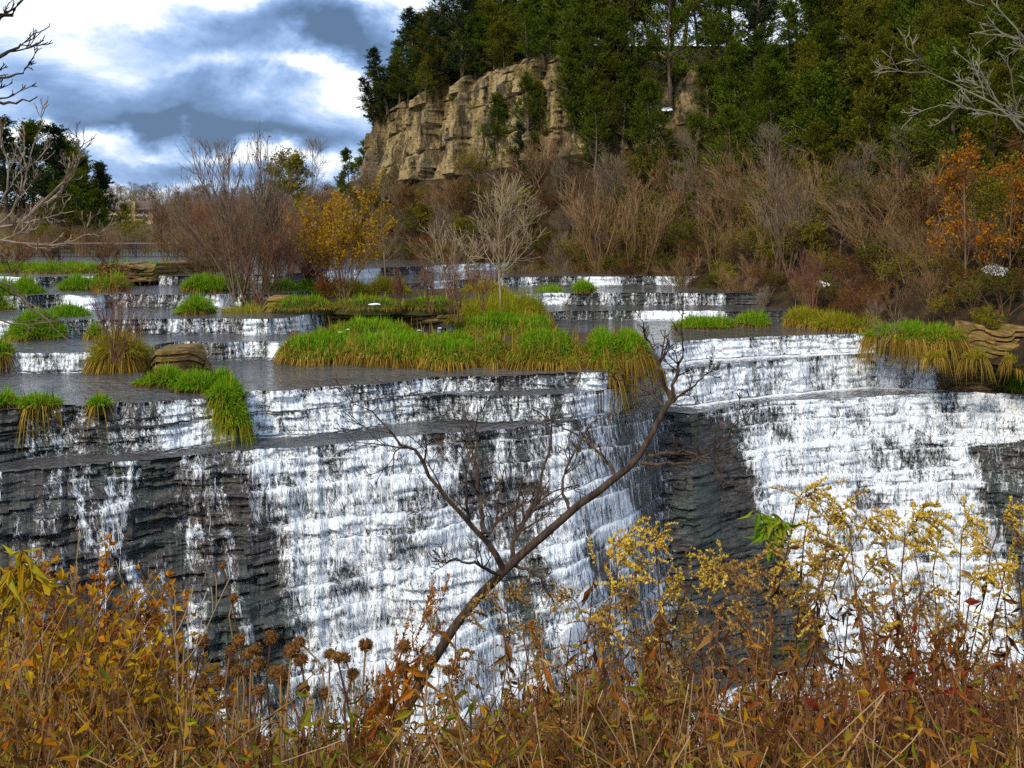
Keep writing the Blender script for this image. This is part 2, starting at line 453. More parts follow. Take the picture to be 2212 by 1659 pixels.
fc = np.maximum(fc, .74 * gs(UU, I(VV, [1000, 1120, 1240, 1450, 1650], [1225, 1250, 1295, 1370, 1420]), 48) * (VV > 1010))
fc = np.maximum(fc, .55 * gs(UU, I(VV, [1100, 1300], [1400, 1430]), 50) * (VV > 1120))
fc = np.maximum(fc, .8 * gs(UU, I(VV, [1010, 1100, 1160, 1185, 1230, 1300, 1450], [157, 180, 190, 250, 285, 305, 335]), 21))
fc = np.maximum(fc, .7 * gs(UU, I(VV, [1180, 1300, 1450], [345, 355, 372]), 13) * (VV > 1185))
fc = np.maximum(fc, .5 * gs(UU, I(VV, [1150, 1300, 1450], [488, 515, 560]), 22) * (VV > 1140))
fc = np.where((UU < 130) & (VV > 1000), np.minimum(fc, .45), fc)
xl2 = I(VV, [865, 885, 925, 1010, 1110, 1250, 1400], [1440, 1500, 1570, 1600, 1640, 1700, 1770]); xr2 = I(VV, [850, 940, 965, 1150, 1350, 1500], [2500, 2300, 2100, 2165, 2215, 2260])
dk = sstep(UU, 1440, 1500) * (1 - sstep(UU, xl2 - 20, xl2 + 10))
fc = fc * (1 - .88 * dk)
fc = np.where(UU > 1460, np.maximum(fc * (UU < 1700), .97 * sstep(UU, xl2 - 15, xl2 + 45) * (1 - sstep(UU, xr2 - 30, xr2 + 30))), fc)
fc = np.maximum(fc, .38 * sstep(UU, xr2 - 20, xr2 + 40) * (UU > 1800))
# darker gaps where the rock shows through the right hand fall
fc = fc - .34 * sstep(fbm(UU / 70 - VV / 160, VV / 90, 77, 3), .55, .72) * (fc > .5)
up = .42 + .6 * sstep(fbm(UU / 60 + jag(77, .2, 9)[None], ss * 3.3, 9, 3), .38, .72)
up = np.where((UU > 1540) & (ss < 5), up * (1 - sstep(UU, 1535, 1600)), up)
lipn = .7 + .6 * fbm(UU / 22, ss * 5., 19, 3)
cov = np.where(ss >= 20, fc, np.where(ss == 11, r2 * 1.12 * lipn, np.where(ss == 10, r1 * 1.12 * lipn, up)))
cov = cov * np.where((ss >= 10) & (ss < 12) & (lt[:, None] < .14), .8, 1.0)
cov = cov * np.where(kk == 3, 1.22, np.where((kk == 2) & (lt[:, None] > .3), .90, 1.0))
cov = np.clip(cov, 0, 1.15)
# water surface: lies on the rock, lifted a little
lift = np.where(kk == 0, .05, .03) + np.where(kk >= 1, .11 * cov * fbm(arc[None] * 7, VV / 90, 14, 4), 0)
nyy = np.where(kk == 0, 0, 1.0); nzz = np.where(kk == 0, 1.0, np.where(kk == 3, .9, .15))
smr = rel * .9
Yw = Y - smr * (kk >= 1) - lift * np.where(kk == 0, 0, 1); Xw = sx_[None] * Yw
Zw = np.where(kk == 0, Z0, Zr) + np.where(kk == 0, .012, lift * nzz)
seg = np.sqrt(np.diff(Yw, axis=0) ** 2 + np.diff(Zw, axis=0) ** 2)
pl = np.concatenate([np.zeros((1, nc)), np.cumsum(seg, 0)], 0)
lat = X * .0 + (cols - CU)[None] / W * 19.0
pl = pl * 19.0 / np.clip(Y, 15, 60)
# distance in front of the foot of a riser -> foam
foam = np.zeros_like(Y)
rmap = {10: r1, 11: r2}
for s_ in (1, 2, 3, 4):
    m = (sid == s_) & (kind == 0); f = lt[m][:, None]
    dist = f * np.abs(Y[m][0] - Y[m][-1])[None]
    foam[m] = np.exp(-dist / .4) * .9 * np.minimum(1, up[m])
m = (sid == 10) & (kind == 0); d_ = np.abs(Y[m] - Y[m][0:1]); foam[m] = r1[m] * (np.exp(-d_ / .5) * .8 + .35 * (UU[m] > 1400) + .2)
m = (sid == 11) & (kind == 0); d_ = np.abs(Y[m] - Y[m][0:1])
foam[m] = r2[m] * (np.exp(-d_ / .28) * 1.15) + .42 * sstep(UU[m], 1440, 1520) * (1 - sstep(UU[m], 2050, 2110))
foam = np.clip(foam, 0, 1)
wv_ = np.stack([Xw, Yw, Zw], -1)
fuv = np.stack([lat, pl, 0 * pl], -1).reshape(-1, 3)
GF = grid_faces(nr, nc)
fk = np.minimum(kk[:-1, :-1], kk[1:, 1:]).ravel(); fkmax = np.maximum(kk[:-1, :-1], kk[1:, 1:]).ravel()
fcov = ((cov[:-1, :-1] + cov[1:, 1:]) / 2).ravel()
isw = (kk[:-1, :-1] == 0).ravel()
ufc = ((UU[:-1, :-1] + UU[1:, 1:]) / 2).ravel(); sfc = ss[:-1, :-1].ravel()
drybank = (ufc > 1905) & (sfc == 10) | (ufc > 2110) & (sfc == 1) | (ufc > 1310) & (ufc < 1400) & (sfc == 10)
def sub(F, *arrs):
    u, inv = np.unique(F, return_inverse=True)
    return inv.reshape(F.shape), [a.reshape(-1, *a.shape[1:])[u] if a.ndim > 1 else a[u] for a in arrs]
t = NT('river water')
ge = t.n('ShaderNodeNewGeometry'); ps = ge.outputs['Position']
rp = t.noise(t.mapped(ps, (2.0, 1.3, 1)), 1.1, 5, .6, 1.2); rp2 = t.noise(t.mapped(ps, (5, 4, 1)), 1.3, 3, .6)
h = t.math('ADD', rp, t.math('MULTIPLY', rp2, .5))
wc = t.ramp(t.noise(ps, .7, 3), [(.35, (.045, .043, .042)), (.7, (.10, .088, .075))]).outputs[0]
wsh = princ(t, wc, .07, t.bump(h, 1.0, .16), 1.0)
fn = t.noise(t.mapped(ps, (3.2, 7, 4)), 2.2, 6, .68, 1.2)
fa = t.math('ADD', t.attr('foam').outputs['Fac'], t.math('MULTIPLY', t.math('SUBTRACT', fn, .56), 2.6))
ff = t.ramp(fa, [(.46, (0,) * 3), (.62, (1,) * 3)]).outputs[0]
fsh = princ(t, (.86, .88, .90), .6, t.bump(fn, .6, .05), .3)
mx = t.n('ShaderNodeMixShader'); t.l(ff, mx.inputs[0]); t.l(wsh, mx.inputs[1]); t.l(fsh, mx.inputs[2])
M_water = t.out(mx.outputs[0])
sel = isw & ~drybank
Fs, (v_, f_) = sub(GF[sel], wv_.reshape(-1, 3), foam.ravel())
tag(mk('river_water', v_, Fs, M_water, smooth=True, attrs={'foam': f_}), kind='structure')

t = NT('falling water')
uv = t.attr('fuv').outputs['Vector']
na = t.noise(t.mapped(uv, (15, 1.5, 1)), 1, 4, .6, .7)
nb = t.noise(t.mapped(uv, (3.2, .55, 1)), 1, 3, .5, .3)
ncn = t.noise(t.mapped(uv, (26, 9, 1)), 1, 3, .6, 1.6)
nn = t.math('ADD', t.math('ADD', t.math('MULTIPLY', na, .44), t.math('MULTIPLY', nb, .18)), t.math('MULTIPLY', ncn, .38))
th = t.math('ADD', nn, t.math('MULTIPLY', t.math('SUBTRACT', t.attr('cover').outputs['Fac'], .74), .25))
al = t.ramp(th, [(.43, (0,) * 3), (.495, (.42,) * 3), (.565, (1,) * 3)]).outputs[0]
wcol = t.ramp(ncn, [(.32, (.45, .55, .62)), (.5, (.80, .85, .88)), (.62, (.93, .94, .95))]).outputs[0]
sh = princ(t, wcol, .45, t.bump(t.math('ADD', na, ncn), .45, .03), .5)
tr = t.n('ShaderNodeBsdfTransparent')
mx = t.n('ShaderNodeMixShader'); t.l(al, mx.inputs[0]); t.l(tr.outputs[0], mx.inputs[1]); t.l(sh, mx.inputs[2])
M_fall = t.out(mx.outputs[0])
sel = ~isw & (fcov > .06) & ~((ufc > 2050) & (sfc < 12)) & ~((ufc > 1905) & (sfc <= 10))
Fs, (v_, c_, u_) = sub(GF[sel], wv_.reshape(-1, 3), cov.ravel(), fuv)
tag(mk('waterfall', v_, Fs, M_fall, smooth=True, attrs={'cover': c_, 'fuv': u_}), kind='structure')
# loose threads and flecks of falling water standing off the sheet
R_, Cc = np.nonzero((kk >= 1) & (cov > .2) & (UU > -60) & (UU < 2280))
p_ = cov[R_, Cc] ** 5; ns = 9000
pk = rng.choice(len(R_), ns, p=p_ / p_.sum())
ri, cj = R_[pk], Cc[pk]
K = 4; stp = rng.integers(1, 4, ns)
lr = np.minimum(ri[:, None] + np.arange(K)[None] * stp[:, None], nr - 1)
cw = np.clip(cj[:, None] + np.cumsum(rng.normal(0, .9, (ns, K)), 1), 0, nc - 1)
c0 = np.floor(cw).astype(int); c1 = np.minimum(c0 + 1, nc - 1); fr = (cw - c0)[..., None]
Pp = wv_[lr, c0] * (1 - fr) + wv_[lr, c1] * fr
ok = ((sid[lr[:, 0]] == sid[lr[:, -1]]) & (kind[lr[:, -1]] >= 1)) | (sid[lr[:, 0]] >= 20)
off = rng.uniform(.01, .07, ns)[:, None]
Pp[..., 1] -= off; Pp[..., 2] += off * .3
Pp = Pp[ok]; n_ = len(Pp)
wdt = rng.uniform(.002, .007, n_)[:, None] * np.array([.5, 1, .9, .3])[None]
t = NT('white water threads')
sh = princ(t, (.90, .92, .94), .35, None, .5)
M_thr = t.out(sh)
V_, F_ = ribbons(Pp, wdt, np.tile([1., .15, 0], (n_, 1)))
tag(mk('falling_water_threads', V_, F_, M_thr), kind='structure')
# plunge pool
t = NT('foamy plunge pool')
ge = t.n('ShaderNodeNewGeometry'); n1 = t.noise(ge.outputs['Position'], 1.2, 7, .65, 1)
c = t.ramp(n1, [(.4, (.03, .05, .05)), (.55, (.8, .83, .85))]).outputs[0]
gx, gy = np.meshgrid(np.linspace(-25, 30, 40), np.linspace(9, 32, 30))
tag(mk('plunge_pool_water', np.stack([gx, gy, -7.25 + 0 * gx], -1), grid_faces(30, 40), t.out(princ(t, c, .3, t.bump(n1, .8, .1)))), kind='structure')
# ------------------------------------------------------------------ bluff: loft along the far bank
hb = [(3300, 20), (2700, 24.5), (2212, 28.8), (1950, 33.5), (1700, 38), (1500, 43), (1235, 50), (945, 56), (775, 61), (690, 66)]
HB = [((U - CU) / W * y, y) for U, y in hb] + [(-12.4, 76), (-8, 95), (0, 120)]
HB = np.array(HB)
seg_ = np.r_[0, np.cumsum(np.linalg.norm(np.diff(HB, axis=0), axis=1))]
TL = seg_[-1]
def base_curve(tt):
    x = np.interp(tt, seg_, HB[:, 0]); y = np.interp(tt, seg_, HB[:, 1]); return np.stack([x, y], -1)
tg = np.arange(0, TL, .13); nt = len(tg)
bc = np.stack([sm(base_curve(tg)[:, k], 37) for k in (0, 1)], 1)
tn = unit(np.gradient(bc, axis=0)); nrm = np.stack([tn[:, 1], -tn[:, 0]], 1)      # into the hill
Ub = bc[:, 0] / bc[:, 1] * W + CU
tU = lambda U, y=None: seg_[:10][np.argmin(np.abs(np.array([h[0] for h in hb]) - U))]
cl = np.interp(tg, [0, seg_[5] , seg_[6] - 2.5, seg_[6] + 2.5, seg_[9], seg_[10], seg_[11], TL], [0, 0, .15, 1, 1, 1, .5, .2])     # cliff amount
rimz = np.interp(tg, [0, seg_[3], seg_[6], seg_[7], seg_[8], seg_[9], seg_[10], TL], [14.6, 14.2, 13.2, 12.5, 11.4, 10.3, 11, 13])
clz0 = np.interp(tg, [0, seg_[6], seg_[7], seg_[9], TL], [8, 7.2, 6.4, 5.6, 6])
dS = np.array([-1.5, 0, 3, 8, 13, 18, 21, 30, 60, 110.])
zS = np.array([-.6, .75, 2.6, 5.6, 9.2, 13.2, 13.9, 14.5, 16.5, 19])
dC = np.array([-1.5, 0, .9, 1.9, 2.3, 3.2, 4.0, 12, 45, 110.])
def cz(i): return np.array([-.3, 1.0, 2.7, clz0[i] - .4, clz0[i] + .2, rimz[i] - .5, rimz[i] + .1, rimz[i] + .8, rimz[i] + 3, rimz[i] + 6])
qv = np.concatenate([np.linspace(0, 2, 10)[:-1], np.linspace(2, 3.6, 10)[:-1], np.linspace(3.6, 6, 190)[:-1], np.linspace(6, 9, 20)])
nq = len(qv); iq = np.arange(10)
HD = np.zeros((nt, nq)); HZ = np.zeros((nt, nq))
for i in range(nt):
    a = cl[i]; s_ = zS.copy(); s_[5:] += rimz[i] - 13.2
    HD[i] = np.interp(qv, iq, dS) * (1 - a) + np.interp(qv, iq, dC) * a
    HZ[i] = np.interp(qv, iq, s_) * (1 - a) + np.interp(qv, iq, cz(i)) * a
TT = tg[:, None] * np.ones((1, nq))
steep = sstep(qv, 3.5, 4.0)[None] * (1 - sstep(qv, 5.6, 6.05))[None] * cl[:, None]
# small outcrop high on the slope
oc = np.exp(-((Ub[:, None] - 1460) / 60) ** 4) * sstep(HZ, 10.2, 10.9) * (1 - sstep(HZ, 12.9, 13.3)) * (1 - cl[:, None])
rockm = np.clip(np.maximum(steep * 1.05, oc), 0, 1)
wz = .9 * (fbm(TT * .35, HZ * .5, 3, 4) - .5); wt = 1.1 * (fbm(TT * .4, HZ * .4, 23, 4) - .5)
dep = rimz[:, None] - HZ                      # depth below the rim: thin beds on top, massive faces lower
cumz = -np.interp(dep, [-2, 0, 1.2, 2.6, 8], [-3.2, 0, 2.2, 3.5, 5.4]) * .75 + wz * .35
TT0 = TT; TT = TT + wt
bk = np.floor(cumz / .75 + .35 * vn(cumz * .9, TT * 0, 8))
bw = .7 + 1.6 * hsh(bk, bk * 0, 5); colj = TT / bw + 7 * hsh(bk, bk * 0, 6)
bj = np.floor(colj); fj = np.abs(colj - bj - .5) * 2
fk_ = np.abs((cumz / .75 + .35 * vn(cumz * .9, TT * 0, 8)) - bk - .5) * 2
vcol = np.floor(TT / 1.7 + 1.4 * vn(TT * .3, cumz * .12, 4)); fv = np.abs(TT / 1.7 + 1.4 * vn(TT * .3, cumz * .12, 4) - vcol - .5) * 2
disp = 1.5 * (hsh(vcol, vcol * 0, 13) - .5) + .42 * (hsh(bk, bj, 12) - .5) + .9 * (fbm(TT * .25, HZ * .12, 14, 4) - .5) + .45 * (fbm(TT * 1.8, HZ * 1.1, 15, 5) - .5)
disp -= (.34 * sstep(fj, .93, .98) + .22 * sstep(fk_, .9, .97)) * sstep(fbm(TT * .7, HZ * .7, 26, 3), .3, .5) + .8 * sstep(fv, .92, .98)
TT = TT0
HDd = HD - disp * rockm + (1 - rockm) * .7 * (fbm(TT * .3, HZ * .3, 16, 4) - .5)
HX = bc[:, 0][:, None] + nrm[:, 0][:, None] * HDd; HY = bc[:, 1][:, None] + nrm[:, 1][:, None] * HDd
HZZ = HZ + .5 * (1 - rockm) * (fbm(TT * .35, HD * .35, 17, 4) - .5)
t = NT('limestone and leaf litter')
ge = t.n('ShaderNodeNewGeometry'); ps = ge.outputs['Position']
n1 = t.noise(t.mapped(ps, (1, 1, .45)), 1.2, 9, .68); n2 = t.noise(t.mapped(ps, (2.2, 2.2, .35)), 1.1, 5); n3 = t.noise(ps, 6, 6, .65)
c = t.ramp(n1, [(.30, (.05, .036, .022)), (.41, (.27, .185, .075)), (.56, (.56, .42, .19)), (.75, (.28, .225, .14))]).outputs[0]
c = t.mixc(t.ramp(n2, [(.50, (0, 0, 0)), (.62, (.85,) * 3)]).outputs[0], c, (.035, .032, .028))
c = t.mixc(t.ramp(t.noise(ps, .45, 3), [(.55, (0, 0, 0)), (.66, (.6,) * 3)]).outputs[0], c, (.15, .14, .12))
c = t.mixc(t.ramp(n3, [(.35, (.55,) * 3), (.6, (0, 0, 0))]).outputs[0], c, (.05, .04, .025))
soil = t.ramp(t.noise(ps, 2.5, 7, .65), [(.3, (.012, .010, .006)), (.5, (.05, .033, .014)), (.72, (.115, .068, .024))]).outputs[0]
c = t.mixc(t.ramp(t.attr('rock').outputs['Fac'], [(.35, (0,) * 3), (.6, (1,) * 3)]).outputs[0], soil, c)
M_hill = t.out(princ(t, c, .92, t.bump(t.math('ADD', n1, n3), 1.0, .3), .2))
hill = mk('hillside', np.stack([HX, HY, HZZ], -1), grid_faces(nt, nq)[:, ::-1], M_hill, attrs={'rock': rockm.ravel()})
tag(hill, kind='structure')
def on_hill(tt, d):
    i = np.clip(int(tt / .13), 0, nt - 1); j = int(np.argmin(np.abs(HD[i] - d))); return np.array([HX[i, j], HY[i, j], HZZ[i, j]])
def uv_of(p): return CU + p[0] / p[1] * W, H + (CZ - p[2]) / p[1] * W

# ------------------------------------------------------------------ far ground, bank under the camera, island
M_soil = plain('brown soil', (.07, .05, .025), .95, .1, 3, .6)
t = NT('far ground')
ge = t.n('ShaderNodeNewGeometry'); ps = ge.outputs['Position']
c = t.ramp(t.noise(ps, .06, 8, .65), [(.3, (.05, .035, .02)), (.5, (.11, .085, .03)), (.7, (.07, .10, .02))]).outputs[0]
M_far = t.out(princ(t, c, .95, None, .1))
xs = np.concatenate([np.linspace(-4000, -200, 16)[:-1], np.linspace(-200, 200, 60), np.linspace(200, 4000, 16)[1:]])
ys = np.concatenate([np.linspace(62, 150, 30)[:-1], np.linspace(150, 700, 60)[:-1], np.linspace(700, 7000, 14)])
gx, gy = np.meshgrid(xs, ys)
def far_z(x, y):
    z = np.interp(y, [60, 75, 150, 300, 480, 7000], [1.45, 1.6, 2.0, 6, 17, 22]) + 2.2 * (fbm(x * .01, y * .01, 5, 3) - .5) * np.clip((y - 150) / 150, 0, 1)
    hl = np.exp(-((x + 52) / 12) ** 2) * np.clip((y - 76) / 10, 0, 1) * np.clip((122 - y) / 15, 0, 1)
    return z + 3.0 * hl
tag(mk('far_ground', np.stack([gx, gy, far_z(gx, gy)], -1), grid_faces(*gx.shape), M_far, smooth=True), kind='structure')
BY = np.array([-30, 0, 2, 3.5, 5, 7, 9, 12.]); BZ = np.array([2.2, 1.4, 1.25, .95, .35, -1.5, -4.5, -8.3])
def bank_z(x, y): return np.interp(y, BY, BZ)
gx, gy = np.meshgrid(np.linspace(-40, 40, 120), np.linspace(-30, 12, 90))
tag(mk('near_bank', np.stack([gx, gy, bank_z(gx, gy) + .15 * (fbm(gx, gy, 4, 3) - .5)], -1), grid_faces(*gx.shape), plain('near bank soil', (.05, .033, .018), .95, .1, 4, .6)), kind='structure')

def isl_mask(x, y, poly, soft):
    """signed-ish mask: inside polygon, softened"""
    n = len(poly); ins = np.zeros(x.shape, bool); dm = np.full(x.shape, 1e9)
    for i in range(n):
        x0, y0 = poly[i]; x1, y1_ = poly[(i + 1) % n]
        c_ = ((y0 > y) != (y1_ > y)) & (x < (x1 - x0) * (y - y0) / (y1_ - y0 + 1e-12) + x0); ins ^= c_
        tt = np.clip(((x - x0) * (x1 - x0) + (y - y0) * (y1_ - y0)) / ((x1 - x0) ** 2 + (y1_ - y0) ** 2), 0, 1)
        dm = np.minimum(dm, np.hypot(x - x0 - tt * (x1 - x0), y - y0 - tt * (y1_ - y0)))
    return np.where(ins, np.clip(.0 + dm / soft, 0, 1), 0)
def gp(U, V, z):      # ground point seen at U,V on level z
    y = (CZ - z) * W / (V - H); return ((U - CU) / W * y, y)
isl_lo = [gp(620, 775, 0), gp(760, 782, 0), gp(1000, 792, 0), gp(1230, 800, 0), gp(1275, 782, 0), gp(1385, 758, 0), gp(1396, 738, 0), gp(1205, 735, 0), gp(1180, 700, 0), gp(1150, 650, .3), gp(900, 660, .3), gp(560, 695, .5), gp(470, 722, .4), gp(560, 715, .3), gp(640, 735, 0.2)]
isl_hi = [gp(575, 700, .55), gp(860, 692, .55), gp(1010, 680, .6), gp(1110, 655, .8), gp(1090, 628, .9), gp(830, 622, 1.05), gp(640, 612, 1.2), gp(560, 622, 1.1), gp(520, 655, .9), gp(540, 685, .6)]
x0, x1 = -9.5, 5.0
gx, gy = np.meshgrid(np.linspace(x0, x1, 190), np.linspace(22.0, 47, 260))
lo = isl_mask(gx, gy, isl_lo, .35); hi = isl_mask(gx, gy, isl_hi, .5)
def isl_z_arr(x, y, lo, hi): return -.35 + lo * .62 + hi * .72 + (.12 * (fbm(x * 1.3, y * 1.3, 7, 3) - .5)) * np.minimum(1, lo + hi)
iz = np.where((lo + hi) > 0, isl_z_arr(gx, gy, lo, hi) + .25 * (hi > 0) * (lo < .5) * (1 - lo), -.6)
iz = np.where(hi > 0, np.maximum(iz, -.35 + .62 + hi * .76), iz)
IF = grid_faces(*gx.shape); IF = IF[(((lo + hi) > 0).ravel()[IF]).any(1)]
IF, (iv,) = sub(IF, np.stack([gx, gy, iz], -1).reshape(-1, 3))
tag(mk('island_ground', iv, IF, M_soil, smooth=True), kind='structure')
def island_z(x, y):
    i = np.clip(((y - 22) / 25 * 259).round().astype(int), 0, 259); j = np.clip(((x - x0) / (x1 - x0) * 189).round().astype(int), 0, 189); return iz[i, j]

# ------------------------------------------------------------------ layered stone ledges
t = NT('mossy layered ledge stone')
ge = t.n('ShaderNodeNewGeometry'); ps = ge.outputs['Position']
n1 = t.noise(t.mapped(ps, (1.5, 1.5, 9)), 2, 7, .65, .5); n2 = t.noise(ps, 1.6, 4)
c = t.ramp(n1, [(.3, (.03, .018, .008)), (.5, (.20, .12, .035)), (.7, (.40, .26, .085))]).outputs[0]
c = t.mixc(t.ramp(n2, [(.5, (0,) * 3), (.65, (.7,) * 3)]).outputs[0], c, (.13, .11, .015))
M_ledge = t.out(princ(t, c, .85, t.bump(n1, .9, .06), .25))
def ledge(name, pts, z0, z1, depth, label, cat, seed=1, n=7):
    """stack of ragged stone courses along a plan line pts (left to right, facing -y)"""
    pts = np.array(pts); L = np.r_[0, np.cumsum(np.linalg.norm(np.diff(pts, axis=0), axis=1))]
    m = max(20, int(L[-1] / .07)); s = np.linspace(0, L[-1], m)
    px = np.interp(s, L, pts[:, 0]); py = np.interp(s, L, pts[:, 1])
    zt = z1 - np.where(fbm(s * .8, s * 0, seed + 3, 3) < .42, (z1 - z0) * .22, 0) * sstep(fbm(s * .8, s * 0, seed + 3, 3), .5, .3)
    end = np.minimum(1, np.minimum(s, L[-1] - s) / .35) ** .5
    rws = []
    nz = n * 4
    for k in range(nz + 1):
        f = k / nz; b = math.floor(f * n - 1e-6) + 0 * s
        off = .22 * (hsh(b, np.floor(s / (.5 + .7 * hsh(b, b * 0, seed)) + 5 * hsh(b, b * 0, 2)), seed) - .5) + .18 * (fbm(s * 1.2, s * 0 + f * 3, seed + 9, 4) - .5)
        off = off - (.10 if k % 4 == 0 else 0) - (1 - end) * depth * .45
        rws.append(np.stack([px + 0 * s, py - off + .25 * f * (z1 - z0), z0 + (zt - z0) * f * (.3 + .7 * end)], -1))
    top = rws[-1].copy(); top[:, 1] = py + depth * end + .02; top[:, 2] += .02; rws.append(top)
    bt = top.copy(); bt[:, 2] = z0; rws.append(bt)
    o = mk(name, np.stack(rws, 0), grid_faces(len(rws), m), M_ledge)
    return tag(o, label, cat)
ledge('stone_ledge', [gp(545, 722, .2), gp(700, 719, .25), gp(880, 716, .25), gp(1010, 700, .3)], .05, 1.22, 1.2,
      'long brown layered stone ledge below the shrubs of the middle island', 'rock ledge', 3, 8)
ledge('rock_slab', [gp(308, 818, 0), gp(345, 822, 0), gp(440, 812, 0)], -.1, .62, .9,
      'squat mossy brown rock standing in the left pool above its grass', 'rock', 8, 5)
rbank = [gp(2090, 735, 0), gp(2160, 742, 0), gp(2330, 745, 0)]
ledge('bank_rock', rbank, -.6, .45, 1.5, 'stepped brown rock bank at the right edge above the right-hand fall', 'rock ledge', 15, 7)
def far_ledge(U0, U1, V, z0, z1, lab, seed): ledge('rock_shelf', [gp(U0, V, z0), gp((U0 + U1) / 2, V + 1, z0), gp(U1, V - 2, z0)], z0 - .1, z1, 1.0, lab, 'rock ledge', seed, 5)
ledge('bank_rock', [gp(200, 603, 1.5), gp(330, 599, 1.5), gp(475, 590, 1.5)], 1.35, 2.0, 2, 'low dark rock shelf under the shrubs in front of the railing', 'rock ledge', 31, 5)
# ------------------------------------------------------------------ foliage materials
G_ced = leafmat('cedar foliage', [(.022, .040, .005), (.050, .078, .007), (.095, .125, .010), (.15, .165, .014)], .25, .5)
G_ced2 = leafmat('olive cedar foliage', [(.036, .046, .006), (.085, .092, .008), (.15, .15, .012), (.18, .135, .016)], .25, .5)
G_ced3 = leafmat('dusky cedar foliage', [(.014, .026, .012), (.028, .044, .016), (.052, .066, .020)], .2, .4)
G_yel = leafmat('yellow green leaves', [(.11, .13, .01), (.24, .24, .012), (.36, .31, .015), (.28, .18, .012)], .4, .4)
G_olv = leafmat('olive leaves', [(.05, .075, .01), (.10, .125, .012), (.17, .17, .015), (.18, .11, .014)], .35, .4)
G_org = leafmat('orange leaves', [(.30, .09, .008), (.48, .165, .012), (.55, .27, .015), (.28, .07, .01)], .4, .3)
G_gold = leafmat('golden leaves', [(.32, .17, .01), (.46, .26, .012), (.55, .36, .02), (.30, .13, .01)], .4, .2)
G_rus = leafmat('russet leaves', [(.10, .035, .010), (.18, .06, .012), (.25, .10, .018), (.07, .025, .01)], .35, .4)
G_pur = leafmat('purple red leaves', [(.09, .012, .022), (.16, .022, .035), (.22, .05, .04)], .35, .3)
G_grn2 = leafmat('curled green leaves', [(.10, .20, .01), (.20, .32, .015), (.28, .30, .03)], .4, .1)
G_grn = leafmat('bright green leaves', [(.05, .13, .01), (.09, .22, .012), (.16, .30, .02)], .4, .2)
B_ced = barkmat('cedar bark', (.055, .038, .026), (.16, .12, .09), 14)
B_brn = barkmat('brown twig bark', (.075, .042, .020), (.18, .11, .055), 10, .25, .5)
B_gry = barkmat('grey twig bark', (.09, .064, .040), (.22, .165, .105), 10, .25, .4)
B_gry2 = barkmat('grey green bark', (.12, .11, .07), (.27, .25, .17), 10, .25, .2)
B_pal2 = barkmat('tan bark', (.14, .10, .065), (.34, .26, .18), 10, .25, .2)
B_pal = barkmat('pale twig bark', (.17, .125, .07), (.36, .28, .17), 10, .25, .3)
B_red = barkmat('reddish twig bark', (.085, .036, .022), (.18, .085, .05), 10, .25, .4)
B_drk = barkmat('dark trunk bark', (.016, .011, .008), (.10, .068, .044), 42, .16, .2)

S_twg = leafmat('mixed twig bark', [(.08, .044, .018), (.18, .105, .045), (.30, .20, .105), (.15, .07, .034)], 0, .4)
def hide(root):
    root.location = (0, -60, -40); protos.append(root); return root

# ------------------------------------------------------------------ tree builders (local, base at origin)
def b_cedar(h, w, mat, seed, lean=0.0, n1=70, bare=.12, leafL=.115, spire=1.0, ragged=.42):
    root = bpy.data.objects.new('cedar_tree', None); C.objects.link(root)
    tr = path(np.zeros((1, 3)), np.array([[lean, 0, 1.]]), np.array([h]), 10, .03, (0, 0, .1))
    R = np.linspace(h * .016, .008, 10)[None]
    a = Acc(); a.add(tubes(tr, R, 6))
    t = np.sort(rng.uniform(bare, .985, n1)); f = t * 9; i = np.minimum(f.astype(int), 8); q = (f - i)[:, None]
    pos = tr[0, i] * (1 - q) + tr[0, i + 1] * q
    az_ = rng.uniform(0, 2 * math.pi, n1)
    prof = np.clip((1 - t) ** (.78 * spire) * 1.1 + .03, 0, 1) * np.clip((t - bare) * 6 + .35, 0, 1)
    ln = w * prof * rng.uniform(1 - ragged * 1.6, 1 + ragged, n1)
    up = np.where(t > .75, .9, .25 + .5 * t)
    d = np.stack([np.cos(az_), np.sin(az_), up], 1)
    b1 = path(pos, d, ln, 6, .10, (0, 0, .35)); r1_ = np.linspace(1, .3, 6)[None] * (.012 + .012 * ln[:, None])
    a.add(tubes(b1, r1_, 3))
    b2, r2_ = kids(b1, r1_, 9, .15, 1, 42, w * .42, 4, .14, (0, 0, .35), .5, .5, .004)
    tk = a.build('trunk', B_ced, root)
    Lf = Acc()
    K = b2.shape[1]
    for k in range(1, K):
        for rep in range(10):
            p = b2[:, k] + rng.normal(0, .022 * w, (len(b2), 3)); dd = unit(b2[:, k] - b2[:, k - 1]) + rng.normal(0, .42, (len(b2), 3)) + np.array([0, 0, .2])
            Lf.add(diamonds(p, dd, leafL * rng.uniform(.6, 1.3, len(p)), leafL * rng.uniform(.24, .40, len(p))))
    p = b1[:, -1]; Lf.add(diamonds(p, b1[:, -1] - b1[:, -2], leafL * 1.4, leafL * .3))
    p = tr[0, -1][None] + np.zeros((10, 3)); Lf.add(diamonds(p - np.array([0, 0, .1]), np.array([0, 0, 1.]) + rng.normal(0, .25, (10, 3)), leafL * 1.3, leafL * .3))
    Lf.build('crown', mat, root)
    return root

